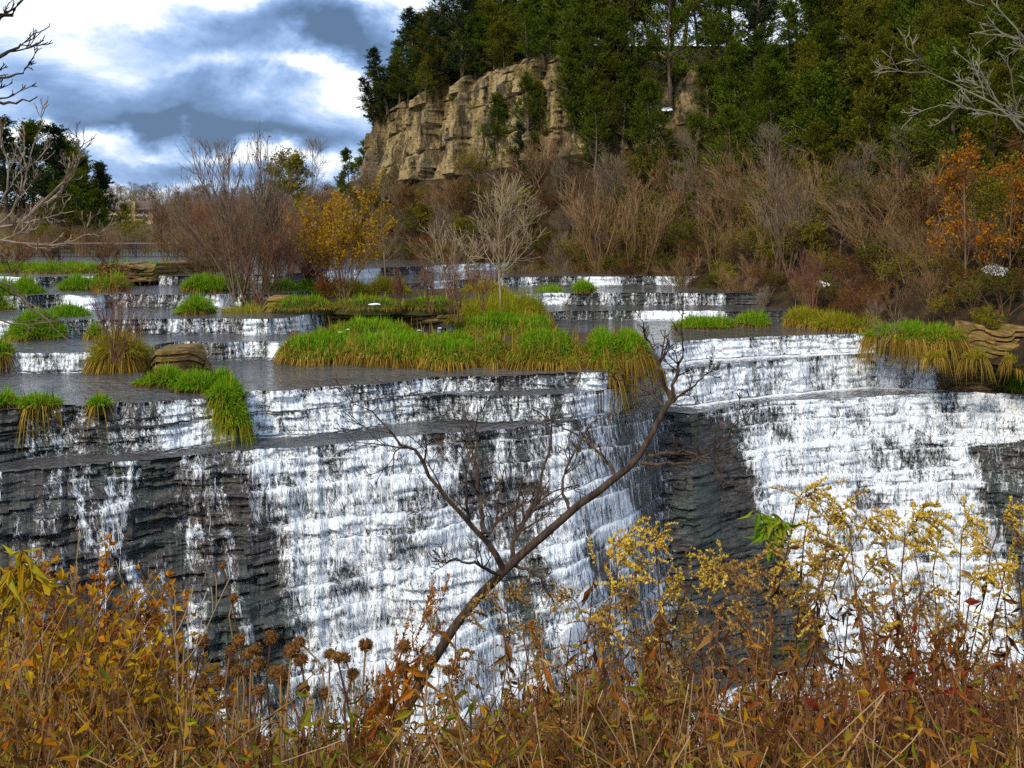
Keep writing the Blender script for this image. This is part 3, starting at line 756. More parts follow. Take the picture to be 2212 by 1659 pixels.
def b_twig(h, nst, spread, bark, n2=6, n3=5, leafm=None, nleaf=0, leafL=.06, r=.018, name='bare_shrub', ang=28, upb=.35, rmin=.005, t0=.3, n4=0):
    root = bpy.data.objects.new(name, None); C.objects.link(root)
    az_ = rng.uniform(0, 2 * math.pi, nst); sp = spread * rng.uniform(.2, 1, nst)
    d = np.stack([np.cos(az_) * sp, np.sin(az_) * sp, np.ones(nst)], 1)
    st = path(rng.normal(0, .06 * h * spread + .01, (nst, 3)) * np.array([1, 1, 0]), d, h * rng.uniform(.65, 1.02, nst), 8, .07, (0, 0, upb))
    R = np.maximum(np.linspace(1, .25, 8)[None] * r * rng.uniform(.6, 1.1, nst)[:, None], rmin)
    a = Acc(); a.add(tubes(st, R, 5))
    b2, r2_ = kids(st, R, n2, t0, .97, ang, h * .42, 6, .09, (0, 0, upb), .55, .55, rmin); a.add(tubes(b2, r2_, 3))
    last = b2
    if n3:
        b3, r3_ = kids(b2, r2_, n3, .2, 1, ang, h * .2, 4, .10, (0, 0, upb * .8), .6, .4, rmin * .75); a.add(tubes(b3, r3_, 3)); last = b3
    if n4:
        b4, r4_ = kids(b3, r3_, n4, .2, 1, ang * 1.1, h * .09, 3, .10, (0, 0, upb * .5), .6, .4, rmin * .6); a.add(tubes(b4, r4_, 3)); last = b4
    a.build('branches', bark, root)
    if leafm is not None:
        N = len(last); ix = rng.integers(0, N, nleaf); k = rng.integers(1, last.shape[1], nleaf)
        p = last[ix, k]; dd = unit(last[ix, k] - last[ix, k - 1]) + rng.normal(0, .7, (nleaf, 3)) + np.array([0, 0, -.1])
        V, F = leaves(p, dd, leafL * rng.uniform(.6, 1.3, nleaf), leafL * rng.uniform(.4, .62, nleaf))
        mk('leaves', V, F, leafm, root)
    return root

def b_tree(h, bark, n1=14, n2=7, n3=5, r=.06, ang=45, L1=.5, upb=.5, leafm=None, nleaf=0, leafL=.1, name='bare_tree', lean=0, t0=.2, rmin=.006, fall=.6):
    root = bpy.data.objects.new(name, None); C.objects.link(root)
    tr = path(np.zeros((1, 3)), np.array([[lean, 0, 1.]]), np.array([h * .97]), 12, .035, (0, 0, .15))
    R = np.linspace(r, r * .12, 12)[None]
    mk('trunk', *tubes(tr, R, 7), bark, root)
    a = Acc()
    b1, r1_ = kids(tr, R, n1, t0, .98, ang, h * L1, 8, .07, (0, 0, upb), .5, fall, rmin); a.add(tubes(b1, r1_, 4))
    b2, r2_ = kids(b1, r1_, n2, .15, 1, 38, h * L1 * .42, 6, .09, (0, 0, upb * .7), .6, .5, rmin); a.add(tubes(b2, r2_, 3)); last = b2
    if n3:
        b3, r3_ = kids(b2, r2_, n3, .2, 1, 36, h * L1 * .2, 4, .10, (0, 0, upb * .4), .6, .4, rmin * .8); a.add(tubes(b3, r3_, 3)); last = b3
    a.build('branches', bark, root)
    if leafm is not None:
        N = len(last); ix = rng.integers(0, N, nleaf); k = rng.integers(1, last.shape[1], nleaf)
        p = last[ix, k] + rng.normal(0, leafL * .4, (nleaf, 3)); dd = rng.normal(0, 1, (nleaf, 3)) + np.array([0, 0, -.3])
        V, F = leaves(p, dd, leafL * rng.uniform(.6, 1.3, nleaf), leafL * rng.uniform(.45, .7, nleaf))
        mk('crown', V, F, leafm, root)
    return root

# ------------------------------------------------------------------ cedars on the bluff
P_ced = [hide(b_cedar(6.0, w, m, k, n1=n1, bare=b, spire=s)) for k, (w, m, n1, b, s) in enumerate([
    (1.7, G_ced, 72, .06, .95), (1.4, G_ced, 66, .08, 1.1), (1.9, G_ced2, 74, .06, .9), (1.45, G_ced2, 68, .08, 1.1), (1.75, G_ced, 76, .14, .85), (1.3, G_ced3, 64, .08, 1.15)])]
P_rim = [hide(b_cedar(6.5, w, m, k, n1=60, bare=b, spire=s, ragged=.4)) for k, (w, m, b, s) in enumerate([(1.9, G_ced, .26, .5), (2.1, G_ced2, .22, .45)])]
P_spire = [hide(b_cedar(5.5, 1.15, G_ced3, k, n1=58, bare=.06, spire=1.0, ragged=.6, leafL=.10)) for k in range(2)]
hill_used = []
def place_cedar(P, p, h, label, group, rz=None, tilt=None, wide=1.0, base=6.0):
    s = h / base
    return dup(P, p - np.array([0, 0, .15]), rng.uniform(0, 6.28) if rz is None else rz, (s * wide, s * wide, s), label, group, 'tree', tilt)
zone_lab = {
    'face': 'dark green cedar rooted on the pale cliff face below the rim',
    'rim': 'tall cedar on the cliff rim with bare lower trunk and sky behind',
    'upper': 'dense green cedar on the upper slope right of the cliff',
    'olive': 'olive green cedar crowded on the wooded slope at the right',
    'mid': 'shaded green cedar low on the slope just above the bare shrubs',
}
# stratified over the slope
for j, d in enumerate([5.4, 7.2, 9.0, 10.8, 12.6, 14.4, 16.2, 17.8]):
    tt = seg_[1] + 2 + rng.uniform(0, 1)
    while tt < seg_[6] + 4:
        i = int(tt / .13); 
        if cl[i] < .5:
            p = on_hill(tt + rng.uniform(-.5, .5), d + rng.uniform(-.9, .9)); U, V = uv_of(p)
            hh = rng.uniform(3.8, 6.6)
            clear = abs(U - 1455) < 55 and (p[2] < 12.4 and V - hh * W / p[1] < 165 and p[2] > 5.5)
            if not clear and U < 2500:
                z = 'olive' if (U > 1750) else ('mid' if d < 8 else 'upper')
                k = rng.choice([0, 1, 4, 5, 0]) if z != 'olive' else rng.choice([2, 3, 2, 4, 0])
                lab = zone_lab[z]
                place_cedar(P_ced[k], p, hh, lab, 'cedars on the ' + {'olive': 'right hand slope', 'mid': 'lower slope', 'upper': 'upper slope'}[z], wide=rng.uniform(1.0, 1.35))
        tt += rng.uniform(1.35, 2.3)
# rim rows, trunks against the sky
for row, (d0, off) in enumerate([(19.2, 0), (22.5, .9), (26.5, 1.8)]):
    tt = seg_[1] + off
    while tt < seg_[8] + 3:
        i = int(tt / .13); dd = d0 if cl[i] < .5 else (8.0 + (d0 - 19.2))
        p = on_hill(tt, dd + rng.uniform(-.8, .8)); U, V = uv_of(p)
        if U < 2450:
            if U < 1010: place_cedar([P_spire[0], P_spire[1], P_ced[1]][rng.integers(0, 3)], p, rng.uniform(4.2, 7.0) if 850 < U else rng.uniform(3.2, 4.8), 'pointed dark cedar in the crowd on the sloping left end of the rim', 'pointed cedars on the left rim', wide=rng.uniform(1.0, 1.5), base=5.5)
            else: place_cedar(P_rim[rng.integers(0, 2)] if rng.random() < .7 else P_ced[rng.integers(0, 5)], p, rng.uniform(6.2, 9.0), zone_lab['rim'], 'cedars along the cliff rim', wide=rng.uniform(1.0, 1.4), base=6.5)
        tt += rng.uniform(1.4, 2.2)
for d0, st in [(3.4, 1.3), (4.6, 1.2), (6.4, 1.2), (9.0, 1.4), (12.5, 1.6)]:
    tt = seg_[7] - 1 + rng.uniform(0, 1)
    while tt < seg_[9] + 2:
        p = on_hill(tt, d0 + rng.uniform(-.4, .4)); U, V = uv_of(p)
        place_cedar([P_ced[0], P_ced[2], P_ced[4], P_ced[3]][rng.integers(0, 4)], p, rng.uniform(2.2, 3.6) if d0 < 6 else rng.uniform(3.5, 5.5), 'bushy green cedar crowding the sloping rim above the left part of the cliff', 'bushy cedars on the left rim', wide=rng.uniform(1.2, 1.7)); tt += st * rng.uniform(.8, 1.3)
# named cedars at the rim's left end and on the cliff
def on_hill_uv(U, V):
    uu = CU + HX / HY * W; vv = H + (CZ - HZZ) / HY * W
    e = (uu - U) ** 2 + (vv - V) ** 2 + 1e6 * (HY > 90); k = np.unravel_index(np.argmin(e), e.shape); return np.array([HX[k], HY[k], HZZ[k]])
for U, V, h, P, lab, wd_, ti in [
    (930, 150, 6.0, P_spire[0], 'tall feathery dark cedar spire, highest against the sky at the left end of the rim', 1.25, (0, -.05)),
    (893, 175, 5.2, P_spire[1], 'ragged dark cedar spire second highest at the left end of the rim', 1.2, (0, -.08)),
    (965, 110, 5.6, P_spire[0], 'feathery cedar behind the highest spire on the cliff rim', 1.3, (0, .03)),
    (862, 222, 4.0, P_ced[1], 'round green cedar below the spires on the sloping rim', 1.3, (0, -.1)),
    (838, 245, 4.2, P_spire[1], 'dark pointed cedar outlined by sky on the sloping rim', 1.45, (0, -.12)),
    (815, 262, 3.0, P_spire[0], 'small cedar leaning out over the cliff corner into the sky', 1.6, (0, -.32)),
    (880, 200, 4.4, P_ced[0], 'full green cedar on the rim above the left cliff corner', 1.35, (0, 0)),
    (910, 200, 4.6, P_ced[4], 'broad green cedar hanging over the upper cliff edge at left', 1.35, (0, 0)),
    (945, 165, 4.6, P_ced[2], 'olive cedar on the rim just left of the pale rock face', 1.3, (0, 0)),
    (1110, 280, 4.6, P_ced[1], 'narrow dark cedar climbing the middle of the pale cliff', .75, (0, 0)),
    (1140, 330, 4.0, P_ced[0], 'cedar at the foot of the narrow cedar on the pale cliff', 1.0, (0, 0)),
    (1075, 345, 3.6, P_ced[4], 'bushy cedar covering the base of the pale cliff', 1.25, (0, 0)),
    (940, 335, 3.2, P_ced[0], 'dark cedar low on the cliff left of the pale pillar', 1.15, (0, 0)),
    (985, 400, 3.2, P_ced[2], 'olive cedar at the cliff foot above the rusty shrubs', 1.2, (0, 0)),
    (1130, 395, 3.0, P_ced[5], 'dusky cedar at the cliff foot above the white barked sapling', 1.2, (0, 0)),
    (1240, 300, 4.2, P_ced[1], 'tall cedar at the right end of the pale cliff', .9, (0, 0)),
    (1275, 220, 4.6, P_ced[0], 'big green cedar overhanging the right end of the cliff', 1.15, (0, 0)),
    (1330, 230, 5.0, P_ced[4], 'large cedar right of the cliff with drooping boughs', 1.2, (0, 0)),
    (1285, 380, 4.0, P_ced[0], 'green cedar above the tall bare willow right of the cliff', 1.1, (0, 0)),
    (1190, 165, 3.4, P_ced[4], 'spreading cedar on the rim above the middle of the cliff', 1.2, (0, 0)),
    (1235, 170, 3.6, P_ced[0], 'spreading cedar on the rim above the right part of the cliff', 1.2, (0, 0)),
    (850, 330, 2.6, P_ced[1], 'small cedar high on the left pillar of the cliff', 1.2, (0, 0)),
    (905, 290, 3.2, P_ced[0], 'green cedar growing from the cliff left of the pale slab', 1.2, (0, 0)),
    (880, 400, 2.6, P_ced[5], 'dusky cedar at the foot of the left cliff pillars', 1.3, (0, 0)),
    (1045, 395, 3.0, P_ced[1], 'dark cedar at the cliff foot right of the golden shrub', 1.1, (0, 0)),
    (985, 150, 3.6, P_ced[0], 'leaning cedar on the rim directly above the pale slab', 1.3, (0, -.1)),
    (1030, 130, 3.4, P_ced[4], 'wide cedar with low boughs on the rim above the pale slab', 1.4, (0, 0)),
    (1190, 250, 2.8, P_ced[4], 'bushy cedar on a ledge of the right half of the cliff', 1.2, (0, 0)),
    (1225, 260, 4.0, P_ced[0], 'green cedar in the crowd covering the right end of the cliff, leftmost of them', 1.1, (0, 0)),
    (1300, 300, 4.6, P_ced[2], 'olive cedar in the crowd below the right end of the cliff', 1.1, (0, 0)),
    (1345, 330, 4.8, P_ced[1], 'pointed cedar in the crowd below the right end of the cliff', 1.1, (0, 0)),
    (1265, 330, 4.0, P_ced[4], 'full green cedar low in the crowd below the right end of the cliff', 1.1, (0, 0)),
    (1390, 300, 5.0, P_ced[0], 'broad cedar between the cliff and the small outcrop', 1.1, (0, 0)),
    (1170, 300, 3.2, P_ced[3], 'small olive cedar right of the narrow cedar on the pale cliff', 1.0, (0, 0)),
    (1310, 190, 4.4, P_ced[1], 'cedar on the rim just right of the cliff top', 1.2, (0, 0)),
    (1255, 130, 3.6, P_ced[4], 'cedar with drooping boughs on the rim near the right end of the cliff', 1.5, (0, 0)),
    (1140, 130, 3.2, P_ced[0], 'cedar with drooping boughs on the rim above the narrow cliff cedar', 1.5, (0, 0)),
    (1090, 150, 2.8, P_ced[3], 'small olive cedar on the rim above the pale pillar', 1.2, (0, 0)),
]:
    place_cedar(P, on_hill_uv(U, V), h, lab, None, wide=wd_, tilt=ti, base=5.5 if P in P_spire else 6.0)
# cedars lower left of the cliff corner
for U, V, y, h, lab in [(755, 440, 74, 4.0, 'dark cedar beyond the cliff corner, taller of the two beside the bare trees'), (780, 445, 72, 4.6, 'dark feathery cedar close against the left cliff corner'), (735, 445, 78, 2.6, 'low cedar bush left of the cliff corner')]:
    p = PW(U, V, y); place_cedar(P_ced[1], p, h, lab, None, wide=1.25)

# ------------------------------------------------------------------ deciduous belt at the foot of the bluff
P_will = [hide(b_twig(4.2, n, s, b, 7, 6, r=.03, upb=u, ang=24, rmin=.007)) for n, s, b, u in [(16, .55, S_twg, .3), (14, .7, S_twg, .25), (15, .6, B_gry, .3), (12, .9, S_twg, .1), (13, .5, B_red, .35)]]
P_leafy = [hide(b_twig(3.0, 10, .7, B_brn, 6, 5, m, nl, ll, r=.02, upb=.15, ang=38, rmin=.006, name='leafy_shrub')) for m, nl, ll in
           [(G_yel, 3600, .095), (G_olv, 4600, .09), (G_rus, 2600, .08), (G_yel, 2000, .09), (G_olv, 2600, .1)]]
P_btree = [hide(b_tree(5.5, b, 16, 7, 6, r=.06, ang=a, L1=.5)) for b, a in [(B_gry, 42), (B_brn, 50), (B_gry, 35)]]
P_otree = [hide(b_tree(5.0, B_brn, 16, 7, 5, r=.05, ang=42, L1=.42, leafm=m, nleaf=n, leafL=.13, name='autumn_tree')) for m, n in [(G_org, 1300), (G_rus, 2400)]]
belt = {
    'will': ('brown bare shrub tangled in the thicket at the foot of the bluff', 'bare shrubs below the bluff', 'bare shrub'),
    'leaf0': ('shrub with yellow green leaves in the thicket below the bluff', 'yellow leaved shrubs below the bluff', 'shrub'),
    'leaf1': ('shrub with dull olive leaves in the thicket below the bluff', 'olive leaved shrubs below the bluff', 'shrub'),
    'leaf2': ('shrub with russet brown leaves in the thicket below the bluff', 'russet shrubs below the bluff', 'shrub'),
    'tree': ('slender grey bare tree standing in the thicket below the bluff', 'bare trees below the bluff', 'bare tree'),
}
for d, hs, stp in [(-.4, (.8, 1.5), .7), (.4, (1.3, 2.2), 1.0), (1.5, (2.0, 3.2), 1.15), (2.9, (2.6, 4.0), 1.25), (4.4, (2.4, 3.8), 1.4), (5.8, (2.0, 3.2), 2.2)]:
    tt = seg_[1] + rng.uniform(0, 1.5)
    while tt < seg_[9] - 1:
        p = on_hill(tt + rng.uniform(-.4, .4), d + rng.uniform(-.5, .5)); U, V = uv_of(p)
        i = int(tt / .13); h = rng.uniform(*hs)
        if cl[i] > .5: h *= .8
        if U > 2500 or (cl[i] > .5 and d > 2): tt += stp; continue
        right = sstep(U, 1450, 1700); x = rng.random()
        if d < 1: pr = (.32, .30 + .15 * right, .24, .14, 0)
        else: pr = (.46 - .14 * right, .18 + .18 * right, .17, .10, .10)
        ch = int(np.searchsorted(np.cumsum(pr), x * sum(pr)))
        if ch == 0: P, k, b = P_will[rng.integers(0, 4)], 'will', 4.2
        elif ch == 1: P, k, b = P_leafy[rng.choice([0, 3])], 'leaf0', 3.0; h *= .8
        elif ch == 2: P, k, b = P_leafy[rng.choice([1, 4])], 'leaf1', 3.0; h *= .8
        elif ch == 3: P, k, b = P_leafy[2], 'leaf2', 3.0; h *= .8
        else: P, k, b = P_btree[rng.integers(0, 3)], 'tree', 5.5; h *= 1.25
        s = h / b
        dup(P, p - np.array([0, 0, .08]), rng.uniform(0, 6.28), (s * 1.15, s * 1.15, s), belt[k][0], belt[k][1], belt[k][2])
        tt += stp * rng.uniform(.75, 1.3)
for d, hs in [(-.5, (.8, 1.6)), (.1, (1.2, 2.2)), (.7, (1.5, 2.6)), (1.3, (1.4, 2.4)), (1.8, (1.0, 2.0))]:
    tt = seg_[6] - 3 + rng.uniform(0, .8)
    while tt < seg_[9] + 5:
        p = on_hill(tt, d + rng.uniform(-.2, .2)); h = rng.uniform(*hs); ch = int(rng.choice([0, 1, 2, 3], p=[.5, .1, .2, .2]))
        if ch == 0: P, k, b = P_will[rng.integers(0, 4)], 'will', 4.2
        else: P, k, b = P_leafy[{1: 0, 2: 1, 3: 2}[ch]], 'leaf%d' % (ch - 1), 3.0; h *= .85
        s = h / b; dup(P, p - np.array([0, 0, .1]), rng.uniform(0, 6.28), (s * 1.25, s * 1.25, s), belt[k][0], belt[k][1], belt[k][2]); tt += rng.uniform(.9, 1.6)
# shrubs that stand out in the thicket
for U, V, dy, h, P, b, lab, cat in [
    (1300, 590, 0, 4.6, P_will[0], 4.2, 'huge mauve brown bare willow leaning left, tallest of the thicket', 'bare shrub'),
    (1390, 600, 0, 4.4, P_will[1], 4.2, 'wide brown bare willow beside the tallest willow of the thicket', 'bare shrub'),
    (1690, 600, -1, 4.4, P_will[2], 4.2, 'broad grey brown bare shrub in front of the large snow patch', 'bare shrub'),
    (1850, 560, -1, 3.8, P_btree[0], 5.5, 'grey many branched bare tree right of the large snow patch', 'bare tree'),
    (2075, 640, -1, 4.4, P_otree[0], 5.0, 'tall thin tree with orange leaves at the top on the right bank', 'tree'),
    (2170, 620, -1.5, 3.6, P_otree[0], 5.0, 'orange leaved tree at the right edge beside the taller orange tree', 'tree'),
    (1665, 560, -1.2, 1.9, P_leafy[0], 3.0, 'bright yellow green shrub below the large snow patch', 'shrub'),
    (1880, 600, -1.5, 2.0, P_leafy[1], 3.0, 'big rounded green shrub in the middle of the right thicket', 'shrub'),
    (1230, 570, -.6, 1.6, P_leafy[0], 3.0, 'bright lime shrub just right of the white barked sapling', 'shrub'),
    (1140, 520, -.6, 1.7, P_leafy[1], 3.0, 'green leaved shrub behind the white barked sapling', 'shrub'),
]:
    p = on_hill_uv(U, V); p = p + np.array([0, dy * .3, 0]); s = h / b
    dup(P, p - np.array([0, 0, .1]), rng.uniform(0, 6.28), s, lab, None, cat)
for U, V, h, lab in [(1570, 130, 2.6, 'small copper leaved tree high on the slope right of the outcrop'), (990, 425, 1.8, 'golden brown shrub at the foot of the pale pillar'), (1205, 215, 1.5, 'yellowing shrub clinging to the right part of the cliff'), (1020, 330, 1.0, 'small golden shrub on the cliff below the pale slab')]:
    p = on_hill_uv(U, V); dup(P_otree[1] if h > 2 else P_leafy[3], p - np.array([0, 0, .1]), 1.0, h / (5 if h > 2 else 3), lab, None, 'tree' if h > 2 else 'shrub')
for k in range(26):
    U = rng.uniform(810, 1330); V = np.interp(U, [800, 1000, 1330], [300, 180, 170]) + rng.uniform(0, 150); p = on_hill_uv(U, V)
    dup(P_leafy[rng.choice([1, 4, 2, 3])], p - np.array([0, 0, .1]), rng.uniform(0, 6), rng.uniform(.22, .5), 'small shrub rooted in a crack of the cliff face', 'shrubs in the cliff cracks', 'shrub')
p = on_hill_uv(1820, 150); dup(P_btree[1], p, 0, 1.0, 'leafless grey tree among the cedars high on the right slope', None, 'bare tree')
p = on_hill_uv(1000, 470); dup(P_leafy[2], p, 0, .8, 'dark rusty shrub below the left end of the cliff', None, 'shrub')
# snow patches lying on the slope
M_snow = plain('old snow', (.82, .84, .88), .6, .3, 10, .05)
def snow(U, V, w, h, lab):
    p = on_hill_uv(U, V); nx, ny = 40, 26
    gx, gy = np.meshgrid(np.linspace(-1, 1, nx), np.linspace(-1, 1, ny)); f = fbm(gx * 2.6 * w + U, gy * 3.6 * h + V, 3, 4) - .30 * (gx ** 2 + gy ** 2)
    F = grid_faces(ny, nx); F = F[(f.ravel()[F] > .30).all(1)]
    z = np.tan(math.radians(34)) * gy * h + .05 + .05 * np.clip((f - .3) * 5, 0, 1)
    F, (v,) = sub(F, np.stack([gx * w, gy * h, z], -1).reshape(-1, 3))
    tag(mk('snow_patch', v, F, M_snow, smooth=True, loc=p + np.array([0, -.25, .12])), lab, 'snow patch')
for U, V, w, h, lab in [(1695, 447, 1.0, .75, 'largest white snow patch behind bare twigs on the slope'), (1868, 422, .9, .5, 'long white snow patch right of the largest one'),
                        (1712, 487, .28, .25, 'small snow patch just below the largest snow patch'), (1436, 246, .3, .25, 'little snow patch high among the cedars below the outcrop'),
                        (1522, 303, .3, .2, 'little snow patch among the cedars, second below the outcrop'), (2140, 600, .45, .3, 'snow patch under the thicket near the right edge'), (1770, 610, .5, .2, 'thin snow strip on the bank behind the red stemmed shrub')]:
    snow(U, V, w, h, lab)
# ------------------------------------------------------------------ grass
G_gr = leafmat('fresh grass', [(.07, .17, .008), (.13, .29, .010), (.21, .40, .014), (.28, .38, .02)], .35, .15)
G_gr2 = leafmat('yellowing grass', [(.13, .19, .012), (.29, .30, .015), (.46, .37, .03), (.20, .24, .012)], .35, .15)
G_dry = leafmat('dead grass', [(.12, .07, .014), (.28, .18, .026), (.46, .32, .06), (.20, .12, .018)], .3, .2)
M_mound = plain('grassy soil', (.035, .038, .012), .95, .1, 9, .6)
def grass(name, ells, label, group=None, n=3000, h=.34, dry=.35, hang=1.0, mats=(None, None), cat='grass clump', blade=.016, mound=.22, drop=1.0):
    """ells: (x, y, z, rx, ry, share). Upright green blades on a mound, long dead ones hanging over the rim"""
    gm, dm = mats[0] or G_gr, mats[1] or G_dry
    cx, cy, cz_ = ells[0][:3]
    root = empty(name, (cx, cy, cz_), label, cat, group)
    gP, gW, dP, dW = [], [], [], []
    md = Acc(); tot = sum(e[5] for e in ells)
    for (x, y, z, rx, ry, sh) in ells:
        def blades(m, rlo, rhi, hl, lean_s, sag, flare=.75):
            a = rng.uniform(0, 2 * math.pi, m); r = np.sqrt(rng.uniform(rlo ** 2, rhi ** 2, m))
            r = r * (.82 + .36 * vn(a * 1.5, a * 0 + x, 6))
            px, py = np.cos(a) * r * rx, np.sin(a) * r * ry
            pz = mound * np.clip(1 - r ** 2.5, 0, 1)
            o = np.stack([np.cos(a), np.sin(a), 0 * a], 1) * (r ** 2)[:, None] + rng.normal(0, .5, (m, 3)) * np.array([1, 1, 0])
            ln = hl * rng.uniform(.55, 1.25, m) * (.45 + 1.1 * vn(px * 3.2 + x, py * 3.2, 11))
            lean = np.clip(np.linalg.norm(o, axis=1), .05, 1.3) * lean_s; o = unit(o)
            p0 = np.stack([px, py, pz], 1)
            K = 4; f = np.linspace(0, 1, K)
            hor = (lean[:, None] * (f ** 1.3)[None] * flare) * ln[:, None]
            ver = (f[None] * (1.0 - .35 * lean[:, None]) - sag * lean[:, None] * (f ** 2.4)[None]) * ln[:, None]
            P = p0[:, None] + o[:, None] * hor[..., None]; P[..., 2] += ver
            P += np.array([x - cx, y - cy, z - cz_]); Wd_ = blade * rng.uniform(.6, 1.3, m)[:, None] * np.array([.8, 1, .75, .15])[None]
            return P, Wd_
        m = int(n * sh / tot)
        P, w_ = blades(int(m * (1 - dry)), 0, 1, h, .75, .55); gP.append(P); gW.append(w_)
        if dry > 0:
            P, w_ = blades(int(m * dry * .75), .8, 1.06, h * 1.45 * hang, 1.05, 1.3 * drop, .42); dP.append(P); dW.append(w_)
            P, w_ = blades(int(m * dry * .25), 0, .95, h * .95, .8, .55); dP.append(P); dW.append(w_)
        na = 20; aa = np.linspace(0, 2 * math.pi, na, endpoint=False); V_ = []
        for f in np.linspace(0, 1.03, 7):
            V_.append(np.stack([x - cx + np.cos(aa) * rx * f, y - cy + np.sin(aa) * ry * f, z - cz_ + mound * (1 - f ** 2.5) - .12 * (f > 1) - .02 + 0 * aa], -1))
        V_ = np.stack(V_, 0); i = np.arange(7 * na).reshape(7, na); j = np.roll(i, -1, 1)
        md.add((V_, np.stack([i[:-1], i[1:], j[1:], j[:-1]], -1).reshape(-1, 4)))
    V, F = ribbons(np.concatenate(gP), np.concatenate(gW)); mk('green_blades', V, F, gm, root)
    if dP: V, F = ribbons(np.concatenate(dP), np.concatenate(dW)); mk('dead_blades', V, F, dm, root)
    md.build('mound', M_mound, root, smooth=True)
    return root
def el(U0, U1, V, z, ry, sh=1.0, dy=0.0):
    x, y = gp((U0 + U1) / 2, V, z); y = y + ry + dy
    return ((U0 + U1) / 2 - CU) / W * y, y, z, (U1 - U0) / 2 / W * y, ry, sh
grass('grass_island', [el(608, 800, 778, .12, 1.2, 1), el(740, 960, 780, .15, 1.25, 1.2), el(890, 1050, 784, .15, 1.2, .9), el(980, 1180, 728, .22, 1.4, .8), el(700, 900, 742, .22, 1.2, .7)],
      'long bright green grass island with hanging straw edge in the middle of the main pool', n=36000, h=.25, dry=.34, mound=.38, hang=1.6)
grass('grass_clump', [el(1036, 1096, 786, .1, .5)], 'straw brown drooping grass clump in a gap of the green bank', n=3200, h=.32, dry=.75, mound=.42, hang=1.3)
grass('grass_clump', [el(1095, 1262, 787, .12, 1.0), el(1120, 1200, 740, .15, .8, .5)], 'thick green grass clump with hanging fringe, left neighbour of the clump at the fall lip', n=13000, h=.28, dry=.4, mound=.48, hang=1.7)
grass('grass_clump', [el(1268, 1335, 785, .12, .8), el(1320, 1400, 783, .12, .85)], 'round green grass clump right at the lip beside the right-hand fall', n=12000, h=.28, dry=.4, mound=.48, hang=1.6)
grass('grass_tuft', [el(905, 965, 797, .0, .25)], 'small low green tuft in the water in front of the long grass island', n=1100, h=.26, dry=.15, mound=.1)
grass('grass_tuft', [el(1303, 1330, 812, -.12, .12)], 'straw coloured tuft hanging on dark rock below the lip clump', n=700, h=.34, dry=.8, hang=1.2, mound=.05)
grass('grass_bank', [el(462, 600, 718, .3, .9)], 'tall yellow green grass at the left end of the stone ledge', n=6500, h=.5, dry=.3, mats=(G_gr2, None))
grass('grass_bank', [el(1035, 1172, 690, .45, 1.3), el(985, 1120, 700, .4, 1.0)], 'tall straw yellow grass round the foot of the white barked sapling', n=9000, h=.62, dry=.3, mats=(G_gr2, G_gr2), drop=.5)
grass('grass_patch', [el(28, 130, 724, .42, .7, dy=-1.25), el(85, 205, 705, .42, .6, dy=-1.6)], 'bright green grass patch between the left cascades, longest of that side', n=8500, h=.36, dry=.12, mound=.5)
grass('grass_patch', [el(142, 216, 629, 1.2, 1.0)], 'round green grass hump in the upper left pool', n=3500, h=.4, dry=.12)
grass('grass_patch', [el(214, 272, 628, 1.25, .7)], 'rusty tuft growing beside the round green hump', n=2600, h=.5, dry=.65)
grass('grass_patch', [el(-40, 60, 664, .82, .7, dy=-1.0), el(10, 102, 655, .82, .6, dy=-1.8)], 'green grass patch at the left edge above the longest left patch', n=7500, h=.45, dry=.3, mound=.6)
grass('grass_patch', [el(398, 470, 630, 1.25, 1.0), el(440, 530, 633, 1.2, .9)], 'green grass shore at the left foot of the island shrubs', n=7000, h=.36, dry=.12)
grass('grass_tuft', [el(394, 456, 681, .8, .6)], 'small green tuft in the stream left of the tall yellow grass', n=2400, h=.36, dry=.2)
grass('grass_tuft', [el(-20, 18, 775, .35, .4)], 'small straw tuft at the left edge above a little cascade', n=800, h=.36, dry=.6)
grass('grass_tuft', [el(188, 218, 734, .4, .25)], 'tiny straw tuft in the stream above the reed shrub', n=500, h=.3, dry=.5)
grass('grass_tuft', [el(203, 308, 796, .1, .5)], 'straw and green tussock with a red stemmed shrub growing out of it', n=4500, h=.52, dry=.6, mats=(G_gr2, None), mound=.4)
grass('grass_patch', [el(305, 420, 836, .02, .35), el(395, 500, 845, .03, .45), el(452, 515, 862, .0, .25, .5)], 'bright green grass below the squat brown rock at the lip of the left fall', n=6500, h=.28, dry=.15, mound=.12)
def spill():
    ells = []
    for k, (U, V, dy) in enumerate([(485, 858, 0), (497, 878, -.05), (506, 898, -.12), (513, 918, -.16)]):
        y = 18.75 + dy; p = PW(U, V, y); ells.append((p[0], y - .12, p[2], .17, .12, 1))
    grass('grass_spill', ells, 'narrow tongue of mossy grass hanging down the left fall', n=3600, h=.26, dry=.3, mats=(G_gr, G_gr2), mound=.05)
spill()
grass('grass_tuft', [el(50, 120, 884, .0, .25)], 'green tuft on the lip at the far left of the left fall', n=1500, h=.26, dry=.25, mound=.08)
grass('grass_tuft', [el(-20, 36, 884, .0, .25)], 'green tuft cut by the left edge on the lip of the left fall', n=1200, h=.28, dry=.25, mound=.08)
grass('grass_tuft', [el(193, 232, 880, .0, .14)], 'tiny green tuft alone on the lip of the left fall', n=600, h=.22, dry=.2, mound=.05)
grass('grass_bank', [el(-60, 120, 588, 1.6, 1.6), el(60, 250, 589, 1.6, 1.5), el(200, 330, 586, 1.6, 1.3, .7), el(300, 460, 583, 1.6, 1.2, .8)], 'long green grass bank with straw fringe in front of the railing', n=16000, h=.32, dry=.4, mound=.15)
grass('grass_tuft', [el(1157, 1226, 654, .4, 1.0)], 'green tuft on the rock at the left end of the far right cascade', n=3500, h=.5, dry=.25)
